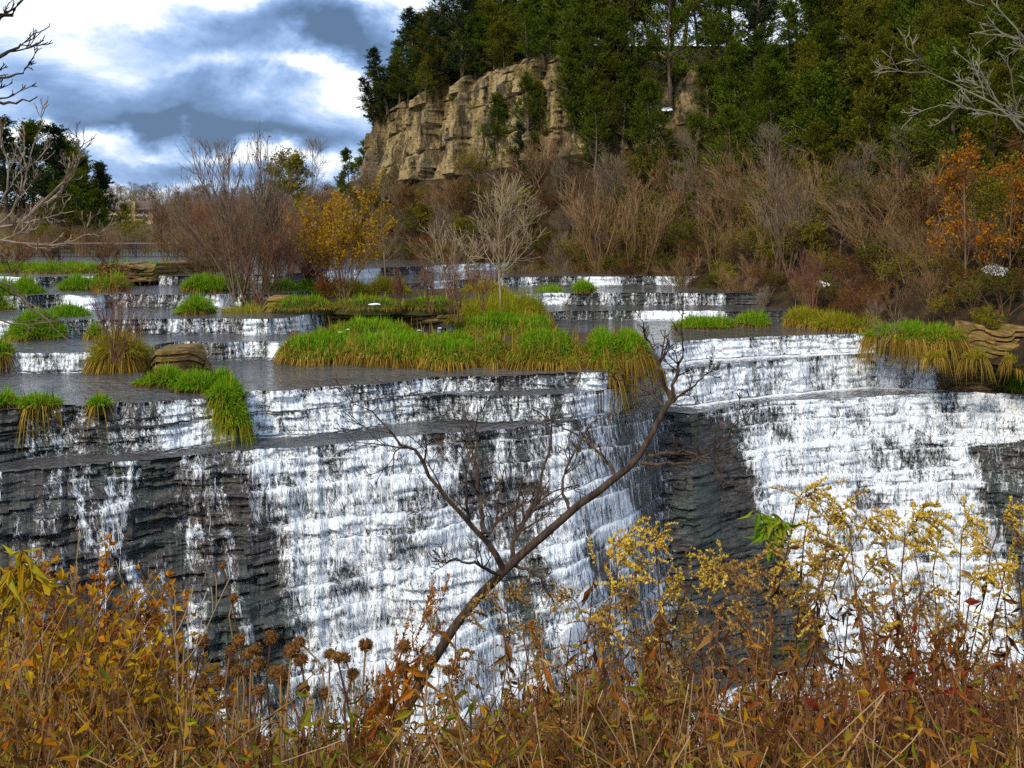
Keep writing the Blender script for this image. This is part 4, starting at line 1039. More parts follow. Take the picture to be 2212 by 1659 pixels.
grass('grass_tuft', [el(1241, 1283, 631, .84, .6)], 'small green tuft on the water behind the far right cascade', n=1300, h=.34, dry=.1)
grass('grass_patch', [el(1460, 1582, 710, .02, .7)], 'low green grass islet in the right pool', n=4500, h=.30, dry=.2, mound=.1)
grass('grass_patch', [el(1592, 1655, 703, .05, .6)], 'little grass islet beside the low green islet of the right pool', n=2500, h=.32, dry=.35, mound=.1)
grass('grass_bank', [el(1700, 1800, 702, .12, .9), el(1770, 1900, 712, .1, 1.0)], 'yellow green grass on the right bank around the red stemmed shrub', n=7500, h=.36, dry=.35, mats=(G_gr2, None))
grass('grass_bank', [el(1885, 2010, 735, .06, .9), el(1950, 2080, 745, -.05, .9)], 'green grass bank with long hanging straw at the right end of the upper right fall', n=13000, h=.28, dry=.34, hang=1.3, mound=.25)
for U0, U1, V, z, lab in [(2002, 2040, 775, -.35, 'hanging straw tuft on the brown rock, nearest the right-hand fall'), (2084, 2128, 778, -.35, 'hanging straw and green tuft in the middle of the brown rock bank'), (2172, 2212, 785, -.5, 'hanging tuft at the right edge of the brown rock bank')]:
    grass('grass_tuft', [el(U0, U1, V, z, .16)], lab, n=900, h=.22, dry=.5, hang=1.1, mound=.05, mats=(G_gr2, None))
grass('grass_tuft', [el(2178, 2240, 850, -1.5, .4)], 'green grass at the right edge on the lip of the lower right fall', n=1800, h=.4, dry=.2)
grass('grass_patch', [el(570, 640, 640, 1.05, .8), el(640, 700, 636, 1.1, .8)], 'green grass under the purple shrub on the island', n=4500, h=.34, dry=.15)
grass('grass_patch', [el(700, 800, 640, 1.05, .7), el(790, 880, 634, 1.05, .7)], 'mixed green and straw grass on the island right of the purple shrub', n=5500, h=.4, dry=.5, mats=(G_gr2, None))
grass('grass_patch', [el(590, 720, 668, .95, .7), el(720, 880, 668, .95, .7), el(870, 990, 668, .95, .6)], 'rough straw grass along the top of the stone ledge', n=6000, h=.22, dry=.6, hang=.6, drop=.5)
grass('grass_patch', [el(1000, 1090, 640, .9, .8)], 'straw grass on the island behind the white barked sapling', n=3000, h=.4, dry=.6, mats=(G_gr2, None))
# flecks of snow on the grass
sn = []
for k, (U, V) in enumerate([(735, 722), (752, 716), (858, 726), (905, 718), (950, 713)]):
    x, y = gp(U, V, .55); o = mk('snow_fleck', *tubes(np.array([[[-.06, 0, 0], [0, .02, .0], [.05, 0, 0]]]), np.array([[.006, .016, .006]]), 6), M_snow, smooth=True, loc=(x, y, .60))
    tag(o, 'small fleck of snow on the long green grass island', 'snow', 'snow flecks on the grass island')
x, y = gp(808, 657, 1.1); o = mk('snow_patch', *tubes(np.array([[[-.16, 0, 0], [-.05, .02, .0], [.06, .02, .01], [.18, 0, 0]]]), np.array([[.01, .03, .03, .01]]), 8), M_snow, smooth=True, loc=(x, y, 1.09)); tag(o, 'strip of snow lying on the stone ledge', 'snow patch')
x, y = gp(592, 625, 1.15); o = mk('snow_patch', *tubes(np.array([[[-.3, 0, 0], [-.1, .03, .02], [.1, .02, .02], [.3, 0, 0]]]), np.array([[.02, .05, .06, .02]]), 8), M_snow, smooth=True, loc=(x, y, 1.25)); tag(o, 'snow patch in the green grass under the island shrubs', 'snow patch')

# ------------------------------------------------------------------ shrubs of the island and the pools
def put(root, U, V, z, label, cat, group=None, rz=None):
    x, y = gp(U, V, z); root.location = (x, y, z - .05); tag(root, label, cat, group)
    if rz is not None: root.rotation_euler = (0, 0, rz)
    return root
put(b_twig(5.0, 11, .42, B_gry, 6, 5, r=.035, upb=.55, ang=24, n4=2, rmin=.008, name='bare_tree', leafm=G_rus, nleaf=60, leafL=.1), 520, 648, 1.05, 'tall many stemmed grey bare tree, tallest on the island', 'bare tree')
put(b_twig(4.2, 8, .38, B_gry, 6, 5, r=.03, upb=.5, ang=24, n4=2, rmin=.007, name='bare_tree'), 575, 640, 1.05, 'bare grey tree just right of the tallest bare island tree', 'bare tree')
put(b_twig(2.9, 14, .75, B_red, 6, 5, r=.02, upb=.25, ang=30, rmin=.006, n4=2), 555, 655, 1.0, 'rounded reddish brown bare shrub at the foot of the tall bare tree', 'bare shrub')
put(b_twig(2.7, 13, .8, B_brn, 6, 5, r=.02, upb=.2, ang=30, rmin=.006, n4=2), 478, 640, 1.05, 'wide brown bare shrub at the left end of the island', 'bare shrub')
for k, (U, V, h, b, lab) in enumerate([(445, 632, 2.3, B_brn, 'brown bare shrub on the far left shore of the island'), (510, 640, 2.2, B_gry, 'grey bare shrub in front of the tallest bare island tree'), (600, 645, 2.4, B_brn, 'brown bare shrub between the bare trees and the golden shrub'), (540, 615, 3.4, B_brn, 'dense brown bare shrub behind the tallest bare island tree'), (650, 612, 2.4, B_brn, 'brown bare shrub close behind the purple shrub'), (585, 620, 3.0, B_gry, 'grey brown bare shrub in the thick of the island shrubs'), (490, 612, 2.8, B_brn, 'brown twiggy shrub behind the wide brown shrub of the island')]):
    put(b_twig(h, 13, .6, b, 7, 6, G_rus, 120, .06, r=.016, upb=.25, ang=28, rmin=.005, n4=2), U, V, 1.1, lab, 'bare shrub')
put(b_twig(2.6, 12, .7, B_red, 6, 5, r=.02, upb=.25, ang=30, rmin=.006, n4=2), 620, 630, 1.1, 'red brown bare shrub behind the purple shrub', 'bare shrub')
put(b_twig(3.1, 16, .62, B_brn, 7, 5, G_gold, 7500, .085, r=.022, upb=.35, ang=26, rmin=.006, name='golden_shrub'), 742, 646, 1.05, 'big golden orange leaved shrub in the middle of the island', 'shrub')
put(b_twig(2.4, 10, .5, B_brn, 7, 5, G_gold, 3400, .08, r=.02, upb=.35, ang=26, rmin=.006, name='golden_shrub'), 700, 630, 1.1, 'golden leaved shrub just behind the purple shrub', 'shrub')
put(b_twig(1.3, 12, .5, B_red, 6, 5, G_pur, 2600, .05, r=.014, upb=.35, ang=28, rmin=.004, name='purple_shrub'), 672, 634, 1.1, 'dark purple red shrub left of the golden shrub', 'shrub')
put(b_twig(.95, 10, .7, B_red, 5, 5, G_rus, 1500, .05, r=.012, upb=.25, ang=34, rmin=.004, name='russet_shrub'), 705, 655, 1.0, 'low russet shrub in front of the golden shrub', 'shrub')
put(b_tree(3.9, B_pal, 26, 5, 4, r=.045, ang=52, L1=.6, upb=.55, t0=.22, fall=.75, rmin=.006), 1081, 690, .5, 'white barked bare sapling standing alone at the right end of the island', 'bare tree')
put(b_twig(2.6, 7, .5, B_pal, 6, 4, r=.02, upb=.4, ang=34, rmin=.006), 968, 645, 1.0, 'pale bare bush left of the white barked sapling', 'bare shrub')
x_ = dup(P_btree[0], (gp(845, 610, 1.05)[0] * 1.05, 42, 1.1), 2, .62, 'pale spreading bare tree right of the golden shrub', None, 'bare tree')
for k, (U, V, h, lab) in enumerate([(930, 672, 1.3, 'thin red stemmed shrub on the stone ledge'), (985, 690, 1.6, 'red stemmed shrub right of the stone ledge'), (865, 668, 1.1, 'short red stemmed shrub above the stone ledge'), (1045, 668, 1.3, 'red stemmed shrub close left of the white barked sapling')]):
    put(b_twig(h, 10, .5, B_red, 5, 4, G_rus, 150, .05, r=.010, upb=.35, ang=28, rmin=.004), U, V, .95, lab, 'bare shrub')
put(b_twig(1.75, 18, .55, B_red, 4, 3, r=.012, upb=.25, ang=24, rmin=.004), 252, 778, .45, 'red brown leafless reed shrub growing from the tussock in the left pool', 'bare shrub')
put(b_twig(.85, 14, .8, B_red, 5, 4, G_rus, 700, .05, r=.010, upb=.2, ang=30, rmin=.004), 243, 618, 1.3, 'low rusty shrub in the upper left pool', 'shrub')
put(b_twig(1.3, 14, .8, B_brn, 6, 4, G_rus, 1100, .06, r=.012, upb=.2, ang=32, rmin=.004), 30, 592, 1.6, 'rusty brown shrub on the grass bank at the left edge', 'shrub')
for U, h, lab in [(110, 1.3, 'brown bare bush on the grass bank, leftmost before the railing'), (235, 1.2, 'straw brown bush before the railing beside the yellow shrub'), (372, 1.8, 'dark bare bush before the right part of the railing'), (415, 1.4, 'brown bush before the right end of the railing')]:
    put(b_twig(h, 13, .7, B_brn, 6, 4, G_rus, 500, .06, r=.014, upb=.2, ang=30, rmin=.006), U, 583, 1.65, lab, 'bare shrub')
p = gp(1752, 690, .15); x_ = put(b_twig(2.3, 11, .4, B_red, 6, 5, r=.02, upb=.4, ang=26, rmin=.005, n4=2), 1752, 692, .15, 'red stemmed bare shrub standing on the right bank', 'bare shrub')
put(b_twig(1.5, 14, .75, B_red, 6, 5, G_rus, 1500, .05, r=.012, upb=.2, ang=30, rmin=.004), 1868, 705, .15, 'rust coloured shrub on the right bank beside the red stemmed one', 'shrub')
put(b_twig(1.2, 7, .9, B_gry, 5, 4, r=.012, upb=.1, ang=36, rmin=.004), 1905, 738, .1, 'low grey bare twigs leaning over the lip of the right-hand fall', 'bare shrub')
# willow and bare trees behind the island
put(b_tree(4.6, B_pal, 16, 7, 5, r=.05, ang=40, L1=.45, upb=.2, leafm=G_yel, nleaf=5500, leafL=.11, name='willow_tree'), 632, 575, 1.55, 'yellow green willow behind the island shrubs', 'tree')
x_ = dup(P_btree[2], (gp(640, 560, 1.6)[0], 62, 1.5), .5, 1.2, 'slender bare tree rising behind the yellow green willow', None, 'bare tree')

# ------------------------------------------------------------------ far left: evergreens, railing, houses, far woods
for k, (U, y, h, P, w_, lab) in enumerate([(135, 98, 8.6, P_ced[2], 1.5, 'olive evergreen at the back of the left stand'), (165, 84, 6.0, P_ced[4], 1.5, 'bushy green evergreen in the middle of the left stand'), (212, 96, 7.4, P_spire[0], 1.3, 'thin ragged evergreen rising behind the slim one of the left stand'), 
    (18, 88, 9.6, P_ced[5], 1.5, 'broad dark evergreen at the left edge'), (70, 92, 9.2, P_ced[4], 1.5, 'dark evergreen second from the left edge'), (112, 86, 9.4, P_ced[5], 1.6, 'tallest dark evergreen of the left stand'),
    (150, 95, 7.6, P_ced[3], 1.5, 'olive brown evergreen right of the tallest in the left stand'), (182, 90, 7.4, P_ced[0], 1.3, 'dark green evergreen near the right end of the left stand'), (225, 92, 7.2, P_ced[5], 1.1, 'slim dark evergreen at the right end of the left stand'),
    (120, 80, 5.2, P_ced[0], 1.5, 'low dark green evergreen in front of the left stand'), (205, 84, 4.6, P_ced[4], 1.4, 'low bushy evergreen in front of the slim one'), (266, 84, 3.6, P_ced[4], 1.1, 'small dark cedar before the apartment house')]):
    x = (U - CU) / W * y; s = h / 6
    dup(P, (x, y, float(far_z(np.array(x), np.array(y))) - .1), k * 1.3, (s * w_, s * w_, s), lab, None, 'tree')
for k, (U, y, h, P, b, lab, cat) in enumerate([
    (296, 72, 3.2, P_leafy[3], 3.0, 'yellow green shrub behind the railing', 'shrub'), (425, 150, 6.0, P_otree[1], 5, 'round orange tree before the far woods', 'tree'),
    (284, 300, 8, P_leafy[0], 3.0, 'yellow green tree above the apartment house roof', 'tree'), (40, 74, 3.6, P_will[0], 4.2, 'brown bare shrub under the left evergreens', 'bare shrub'), (90, 76, 2.6, P_leafy[0], 3.0, 'yellowing shrub at the foot of the left evergreens', 'shrub'), (160, 76, 2.4, P_leafy[2], 3, 'russet shrub at the foot of the left evergreens', 'shrub')]):
    x = (U - CU) / W * y; s = h / b
    zz = float(far_z(np.array(x), np.array(y)))
    sc_ = (s * 1.25, s * 1.25, s * .8) if k == 1 else s
    dup(P, (x, y, zz - .1), k * 1.7, sc_, lab, None, cat)
for k in range(60):
    U = rng.uniform(340, 720); y = rng.uniform(80, 215); x = (U - CU) / W * y; s = rng.uniform(.9, 1.5) * (y / 110) ** .6
    dup(P_will[rng.choice([0, 2, 2, 4])], (x, y, float(far_z(np.array(x), np.array(y))) - .1), rng.uniform(0, 6), s, 'grey brown bare shrub in the valley beyond the railing', 'bare shrubs in the valley', 'bare shrub')
for k in range(170):
    U = rng.uniform(130, 880); y = rng.uniform(210, 480)
    if 180 < U < 385 and y < 345: y = rng.uniform(350, 480)
    x = (U - CU) / W * y; s = rng.uniform(1.2, 1.9)
    dup(P_btree[rng.integers(0, 3)], (x, y, float(far_z(np.array(x), np.array(y))) - .2), rng.uniform(0, 6), (s * 1.5, s * 1.5, s), 'grey leafless tree of the far skyline woods', 'skyline woods', 'bare tree')
for U, y, h, P, b, lab in [(690, 66, 4.6, P_btree[1], 5.5, 'brown bare tree left of the cliff corner cedars'), (715, 75, 4.2, P_otree[1], 5.0, 'bare tree with a few russet leaves by the cliff corner'), (665, 80, 4.6, P_btree[0], 5.5, 'grey bare tree beyond the golden shrub')]:
    x = (U - CU) / W * y; dup(P, (x, y, float(far_z(np.array(x), np.array(y))) - .1), U, h / b, lab, None, 'bare tree')
for k in range(40):
    U = rng.uniform(40, 330); y = rng.uniform(66, 84); x = (U - CU) / W * y
    dup(P_will[rng.choice([0, 1, 2])], (x, y, float(far_z(np.array(x), np.array(y))) - .1), rng.uniform(0, 6), rng.uniform(.25, .55), 'brown bare shrub along the path just behind the railing', 'bare shrubs behind the railing', 'bare shrub')
for k in range(36):
    U = rng.uniform(640, 900); y = rng.uniform(64, 105); x = (U - CU) / W * y
    if x > -13 and y < 80: x = -13 - rng.uniform(0, 3)
    dup([P_will[0], P_will[2], P_leafy[2], P_leafy[1]][rng.integers(0, 4)], (x, y, 1.5), rng.uniform(0, 6), rng.uniform(.7, 1.1), 'brown shrub in the gap between the island and the cliff corner', 'shrubs by the cliff corner', 'shrub')
# railing
M_rail = plain('dark railing paint', (.025, .022, .022), .6, .3); M_rtop = plain('weathered rail wood', (.16, .10, .085), .8, .2)
M_conc = plain('pale concrete', (.34, .33, .31), .9, .2)
yr = 63.0; xa, xb = (40 - CU) / W * yr, (520 - CU) / W * yr
rl = empty('railing', ((xa + xb) / 2, yr, 1.5), 'long dark railing with close upright bars across the valley at left', 'railing')
cx = (xa + xb) / 2
a = Acc(); a.add(box(xa - cx, xb - cx, -.06, .06, .93, 1.02)); a.build('top_rail', M_rtop, rl)
a = Acc(); a.add(box(xa - cx, xb - cx, -.02, .02, .12, .17)); a.build('bottom_rail', M_rail, rl)
a = Acc()
for x in np.arange(xa, xb, .2): a.add(box(x - cx - .014, x - cx + .014, -.015, .015, .17, .925))
a.build('bars', M_rail, rl)
for x in np.arange(xa, xb + .1, 2.4):
    a = Acc(); a.add(box(x - cx - .07, x - cx + .07, -.055, .055, -.05, .928)); a.build('post', M_rail, rl)
gxx = np.array([[xa - 3, xb + 3], [xa - 3, xb + 3]]); 
a = Acc(); a.add(box(xa - 3, xb + 3, yr - .9, yr - .2, 1.0, 1.5)); tag(a.build('footpath', M_conc), kind='structure')
# apartment house far off on the rise
M_wall = plain('tan siding', (.36, .26, .15), .85, .2, .4, .1); M_roof = plain('brown shingle roof', (.14, .095, .08), .9, .2, .5, .25); M_trim = plain('cream balcony rail', (.62, .54, .40), .8, .2, .5, .05); M_glass = plain('dark window glass', (.02, .025, .03), .15, .6)
yh = 300.0; k_ = yh / W
def HX_(U): return (U - CU) * k_
def HZ_(V): return CZ + (H - V) * k_
hx, hz = HX_(290), HZ_(490)
ho = empty('apartment_house', (hx, yh, hz), 'tan apartment house with brown roof and balconies far off on the rise', 'building')
def hb_(U0, U1, V0, V1, y0, y1_): return box(HX_(U0) - hx, HX_(U1) - hx, y0, y1_, HZ_(V1) - hz, HZ_(V0) - hz)
a = Acc(); a.add(hb_(236, 331, 452, 492, 0, 9)); a.add(hb_(287, 295, 436, 490, -1.2, 0)); a.build('wall', M_wall, ho)
def roof(U0, U1, V0, V1, d0, d1, hip):
    x0, x1, zb, zt = HX_(U0) - hx, HX_(U1) - hx, HZ_(V1) - hz, HZ_(V0) - hz; m = (d0 + d1) / 2
    V = [[x0, d0, zb], [x1, d0, zb], [x1, d1, zb], [x0, d1, zb], [x0 + hip, m, zt], [x1 - hip, m, zt]]
    return np.array(V), np.array([[0, 1, 5, 4], [2, 3, 4, 5], [1, 2, 5, 5], [3, 0, 4, 4], [0, 3, 2, 1]])
a = Acc(); a.add(roof(228, 334, 433, 452.5, -1.0, 10, 1.2)); a.build('roof', M_roof, ho)
for U0, U1 in [(270, 286), (296, 308), (311, 320)]:
    for V0, V1 in [(455, 462), (469, 476)]:
        f = Acc().add(hb_(U0, U1, V0, V1, -.12, .05)).build('window', M_glass, ho)
for V0 in (462.5, 473.5):
    for U0, U1 in [(268, 287), (295.2, 312), (238, 258)]:
        f = Acc().add(hb_(U0, U1, V0, V0 + 1.1, -1.5, -.02)).add(hb_(U0, U1, V0 + 3.2, V0 + 4.2, -1.5, -.02)).add(hb_(U0, U0 + .8, V0, V0 + 4, -1.6, -1.4)).add(hb_(U1 - .8, U1, V0, V0 + 4, -1.6, -1.4)).build('balcony', M_trim, ho)
h2 = empty('gabled_house', (HX_(352), yh + 4, HZ_(478)), 'small tan gabled house right of the apartment house', 'building')
w_, zt = 9 * k_, (478 - 440) * k_
V = np.array([[-w_, 0, 0], [w_, 0, 0], [w_, 8, 0], [-w_, 8, 0], [-w_, 0, zt * .6], [w_, 0, zt * .6], [w_, 8, zt * .6], [-w_, 8, zt * .6], [0, 0, zt], [0, 8, zt]])
mk('wall', V, np.array([[0, 1, 5, 4], [1, 2, 6, 5], [2, 3, 7, 6], [3, 0, 4, 7], [4, 5, 8, 8], [6, 7, 9, 9]]), M_wall, h2)
V = np.array([[-w_ * 1.15, -.4, zt * .54], [0, -.4, zt * 1.03], [w_ * 1.15, -.4, zt * .54], [-w_ * 1.15, 8.4, zt * .54], [0, 8.4, zt * 1.03], [w_ * 1.15, 8.4, zt * .54]])
mk('roof', V, np.array([[0, 1, 4, 3], [1, 2, 5, 4]]), M_roof, h2)
Acc().add(box(-.5, .5, -.1, .02, zt * .45, zt * .68)).build('window', M_glass, h2)
# ------------------------------------------------------------------ leaning bare tree in front of the falls, and side trees
def W3(l, y=None): return np.array([PW(p[0], p[1], p[2] if len(p) > 2 else y) for p in l])
def limbtree(name, trunk, r0, r1, limbs, label, bark, n1=5, n2=4, n3=3, L=.5, rmin=.003, ang=40, upb=.3, cat='bare tree', leafm=None):
    """trunk, limbs: world polylines; limbs = (points, r0, r1)"""
    base = np.asarray(trunk[0]); root = empty(name, tuple(base), label, cat)
    tp = smoothpath(np.asarray(trunk) - base, 26); nz = rng.normal(0, r0 * .06, tp.shape); nz[0] = 0
    Rr = np.linspace(r0, r1, 26) * (1 + .05 * rng.normal(size=26)); V, F = tubes((tp + nz)[None], Rr[None], 9); mk('trunk', V, F, bark, root, smooth=True)
    a = Acc()
    for pts, ra, rb in limbs:
        lp = smoothpath(np.asarray(pts) - base, 14); lp[1:] += rng.normal(0, ra * .5, (13, 3)); R = np.linspace(ra, rb, 14)[None]
        a.add(tubes(lp[None], R, 6)); ln = np.linalg.norm(lp[-1] - lp[0])
        b1, q1 = kids(lp[None], R, n1, .2, 1, ang, L * ln, 7, .13, (0, 0, upb), .6, .3, rmin); a.add(tubes(b1, q1, 4))
        b2, q2 = kids(b1, q1, n2, .2, 1, ang, L * ln * .45, 5, .14, (0, 0, upb), .65, .3, rmin); a.add(tubes(b2, q2, 3))
        if n3: b3, q3 = kids(b2, q2, n3, .3, 1, ang, L * ln * .2, 4, .14, (0, 0, upb), .7, .3, rmin * .8); a.add(tubes(b3, q3, 3))
    a.build('branches', bark, root)
    return root
yt = 6.0
base = np.array([(730 - CU) / W * 6.5, 6.5, bank_z(0, 6.5) - .15])
trunk = [base] + list(W3([(800, 1675, 6.3), (900, 1490, 6.15), (948, 1405, 6.1), (1010, 1310, 6.05), (1095, 1225, 6.0), (1200, 1130, 5.95), (1290, 1062, 5.9), (1365, 1012, 5.9), (1402, 950, 5.9), (1440, 875, 5.9), (1456, 850, 5.9)]))
limbs = [
    (W3([(1088, 1232, 6), (1045, 1150, 5.9), (955, 1075, 5.85), (918, 1005, 5.8), (860, 950, 5.7), (800, 880, 5.7)]), .020, .004),
    (W3([(1046, 1152, 5.9), (1035, 1070, 6.0), (1028, 980, 6.1), (1030, 890, 6.1)]), .016, .004),
    (W3([(1052, 1160, 5.9), (1085, 1110, 6.1), (1150, 1080, 6.2)]), .012, .003),
    (W3([(1082, 1240, 6), (1020, 1215, 5.8), (930, 1215, 5.7)]), .012, .003),
    (W3([(1105, 1215, 6), (1120, 1150, 6.1), (1165, 1060, 6.2), (1185, 960, 6.3), (1200, 890, 6.3)]), .016, .004),
    (W3([(1112, 1222, 6), (1165, 1240, 5.9), (1190, 1290, 5.9), (1210, 1340, 5.9)]), .010, .003),
    (W3([(1232, 1105, 5.95), (1210, 1050, 6), (1240, 970, 6.1), (1290, 900, 6.1)]), .012, .003),
    (W3([(1330, 1035, 5.9), (1310, 990, 6), (1250, 940, 6.1), (1190, 905, 6.2)]), .013, .003),
    (W3([(1402, 985, 5.9), (1455, 970, 5.8), (1510, 985, 5.7), (1560, 1015, 5.7)]), .013, .003),
    (W3([(1385, 1000, 5.9), (1450, 1005, 5.8), (1500, 1000, 5.7), (1560, 965, 5.7), (1600, 900, 5.6)]), .013, .003),
    (W3([(1450, 860, 5.9), (1420, 800, 5.9), (1405, 745, 6), (1388, 690, 6)]), .018, .003),
    (W3([(1452, 858, 5.9), (1462, 800, 5.9), (1478, 750, 5.8), (1470, 700, 5.8)]), .012, .003),
    (W3([(1445, 870, 5.9), (1490, 840, 5.8), (1540, 800, 5.8)]), .010, .003),
    (W3([(1440, 880, 5.9), (1390, 840, 6), (1330, 820, 6)]), .010, .003),
]
limbtree('leaning_tree', trunk, .034, .014, limbs, 'dark bare tree leaning to the right across the falls', B_drk, 7, 4, 2, .40, .0024, 40, .3)
yl = 9.0
tb = np.array([(-330 - CU) / W * yl, yl, bank_z(0, yl) - .1])
trunk = [tb] + list(W3([(-300, 900), (-220, 640), (-110, 520), (-40, 505)], yl))
limbs = [(W3([(-60, 508), (30, 488), (80, 455), (125, 400), (160, 370), (172, 330)], yl), .020, .004), (W3([(-50, 508), (20, 478), (55, 400), (62, 340), (95, 262)], 8.8), .012, .004),
         (W3([(-80, 510), (20, 522), (90, 528), (140, 527), (195, 505)], 8.7), .013, .004), (W3([(-50, 505), (10, 440), (20, 360), (0, 280)], 9.2), .012, .004),
         (W3([(40, 485), (100, 470), (160, 455)], 8.9), .012, .004), (W3([(90, 445), (140, 410), (150, 350)], 9.1), .018, .005)]
limbtree('bare_tree', trunk, .10, .055, limbs, 'pale bare tree reaching in from the left edge at horizon height', B_pal2, 6, 4, 2, .36, .004, 34, .55)
yl = 7.0
tb = np.array([(-420 - CU) / W * yl, yl, bank_z(0, yl) - .1])
trunk = [tb] + list(W3([(-400, 900), (-340, 500), (-260, 250), (-160, 140)], yl))
limbs = [(W3([(-200, 180), (-60, 150), (10, 118), (55, 95)], yl), .03, .005), (W3([(-200, 180), (-80, 225), (20, 215), (80, 215)], yl), .022, .004), (W3([(-160, 140), (-60, 60), (20, 40), (60, -20)], yl), .03, .005),
         (W3([(-120, 170), (-30, 175), (40, 160), (65, 140)], yl), .014, .004)]
limbtree('bare_tree', trunk, .09, .05, limbs, 'dark bare branches hanging into the sky from the upper left edge', B_drk, 4, 3, 2, .34, .004, 34, .4)
yl = 6.0
tb = np.array([(-300 - CU) / W * yl, yl, bank_z(0, yl) - .1])
trunk = [tb] + list(W3([(-280, 1000), (-220, 760), (-120, 640)], yl))
limbs = [(W3([(-120, 640), (0, 590), (40, 640), (100, 690), (145, 740)], yl), .012, .003), (W3([(-150, 670), (0, 690), (60, 705), (130, 690)], yl), .008, .003)]
limbtree('bare_sapling', trunk, .04, .02, limbs, 'thin bare twig drooping over the left cascades at the left edge', B_gry, 3, 2, 0, .3, .0025, 34, .1)
yl = 13.0
tb = np.array([(2700 - CU) / W * yl, yl, -1.0])
trunk = [tb] + list(W3([(2650, 900), (2560, 560), (2420, 380)], yl))
limbs = [(W3([(2420, 380), (2280, 330), (2190, 250), (2130, 215), (2050, 180), (1995, 150)], yl), .026, .004), (W3([(2300, 335), (2210, 290), (2150, 215), (2120, 150)], yl), .018, .004),
         (W3([(2440, 390), (2330, 200), (2240, 120), (2180, 50), (2130, -10)], 12.5), .028, .004), (W3([(2200, 255), (2120, 240), (2040, 225), (2000, 235)], yl), .012, .004)]
limbtree('bare_tree', trunk, .16, .08, limbs, 'grey green bare branches reaching in from the upper right edge', B_gry2, 6, 4, 3, .34, .006, 40, .25)

# ------------------------------------------------------------------ plants on the near bank
L_brn = leafmat('withered brown leaves', [(.06, .026, .009), (.17, .08, .018), (.34, .18, .04), (.14, .05, .012)], .3, .3)
L_drk = leafmat('dark withered leaves', [(.035, .014, .007), (.10, .040, .012), (.20, .085, .022), (.30, .16, .05), (.07, .022, .009)], .25, .3)
L_rst = leafmat('withered rust leaves', [(.18, .05, .010), (.32, .10, .014), (.42, .18, .02), (.10, .025, .01)], .3, .3)
L_olv = leafmat('fading green leaves', [(.09, .12, .012), (.18, .20, .016), (.28, .24, .02), (.20, .13, .02)], .35, .3)
L_yel = leafmat('yellow lance leaves', [(.34, .20, .01), (.45, .30, .015), (.36, .34, .03)], .4, .2)
L_red = leafmat('dark red leaves', [(.16, .02, .012), (.28, .035, .015), (.30, .08, .02)], .3, .3)
L_pl = leafmat('goldenrod florets', [(.42, .24, .025), (.62, .42, .05), (.68, .52, .10), (.34, .18, .03)], .2, .2)
L_plb = leafmat('faded goldenrod florets', [(.20, .11, .03), (.34, .20, .05), (.44, .30, .10)], .2, .3)
S_dk = leafmat('dark dry stalks', [(.035, .015, .010), (.10, .042, .022), (.22, .11, .05), (.07, .024, .016)], 0, .3)
S_st = leafmat('mixed dry stalks', [(.045, .022, .012), (.13, .065, .028), (.34, .22, .11), (.20, .12, .05), (.08, .032, .018)], 0, .3)
B_st = barkmat('dry stalk', (.07, .028, .016), (.17, .075, .035), 40, .1, .5)
B_tan = barkmat('tan stalk', (.20, .12, .05), (.36, .24, .11), 40, .1, .4)
B_hd = leafmat('seed head bristles', [(.09, .040, .014), (.20, .095, .030), (.34, .18, .06)], .15, .3)
def stemline(U, V, y, dx=0.0, dy=0.0, nod=None, K=14):
    tip = PW(U, V, y); bx, by = tip[0] + dx, y + dy
    b = np.array([bx, by, bank_z(bx, by) - .03]); f = np.linspace(0, 1, K)[:, None]
    P = b + (tip - b) * np.concatenate([f ** 1.5, f ** 1.5, f], 1)
    P[1:-1] += np.cumsum(rng.normal(0, .004, (K - 2, 3)), 0)
    return b, P - b
def stem_leaves(P, n, L, Wd, t0, t1, mat, root, name='leaves', droop=.5, spread=1.0):
    K = len(P); t = rng.uniform(t0, t1, n) * (K - 1); i = np.minimum(t.astype(int), K - 2); q = (t - i)[:, None]
    pos = P[i] * (1 - q) + P[i + 1] * q; a = rng.uniform(0, 6.28, n)
    d = np.stack([np.cos(a) * spread, np.sin(a) * spread, rng.uniform(-.9, .5, n) - droop], 1)
    Ls = L * rng.uniform(.5, 1.25, n); V, F = leaves(pos, d, Ls, Ls * Wd * rng.uniform(.7, 1.3, n), .35, .3)
    return mk(name, V, F, mat, root)
# round seed heads
def head_mesh():
    N = 260; g = rng.normal(size=(N, 3)); g = unit(g); a = Acc()
    a.add(diamonds(g * .0085, g + rng.normal(0, .25, (N, 3)), rng.uniform(.0035, .0065, N), .0022))
    th = np.linspace(0, math.pi, 8); ph = np.linspace(0, 2 * math.pi, 13)
    A, B = np.meshgrid(th, ph, indexing='ij'); r = .0098
    a.add((np.stack([np.sin(A) * np.cos(B) * r, np.sin(A) * np.sin(B) * r, np.cos(A) * r * .85], -1), grid_faces(8, 13)))
    o = a.build('seed_head', B_hd); return o
hp = [head_mesh() for _ in range(3)]
heads = [(437, 1385), (515, 1383), (497, 1407), (585, 1377), (648, 1387), (630, 1405), (650, 1425), (535, 1412), (555, 1402), (558, 1437), (500, 1434), (512, 1450), (532, 1453), (481, 1472), (712, 1413), (728, 1420), (745, 1421),
         (790, 1393), (873, 1396), (870, 1442), (925, 1428), (762, 1456), (428, 1490), (438, 1476), (610, 1470), (605, 1455), (655, 1490), (560, 1492), (700, 1498), (590, 1452), (480, 1222), (505, 1292), (968, 1448), (905, 1462), (440, 1600), (352, 1655)]
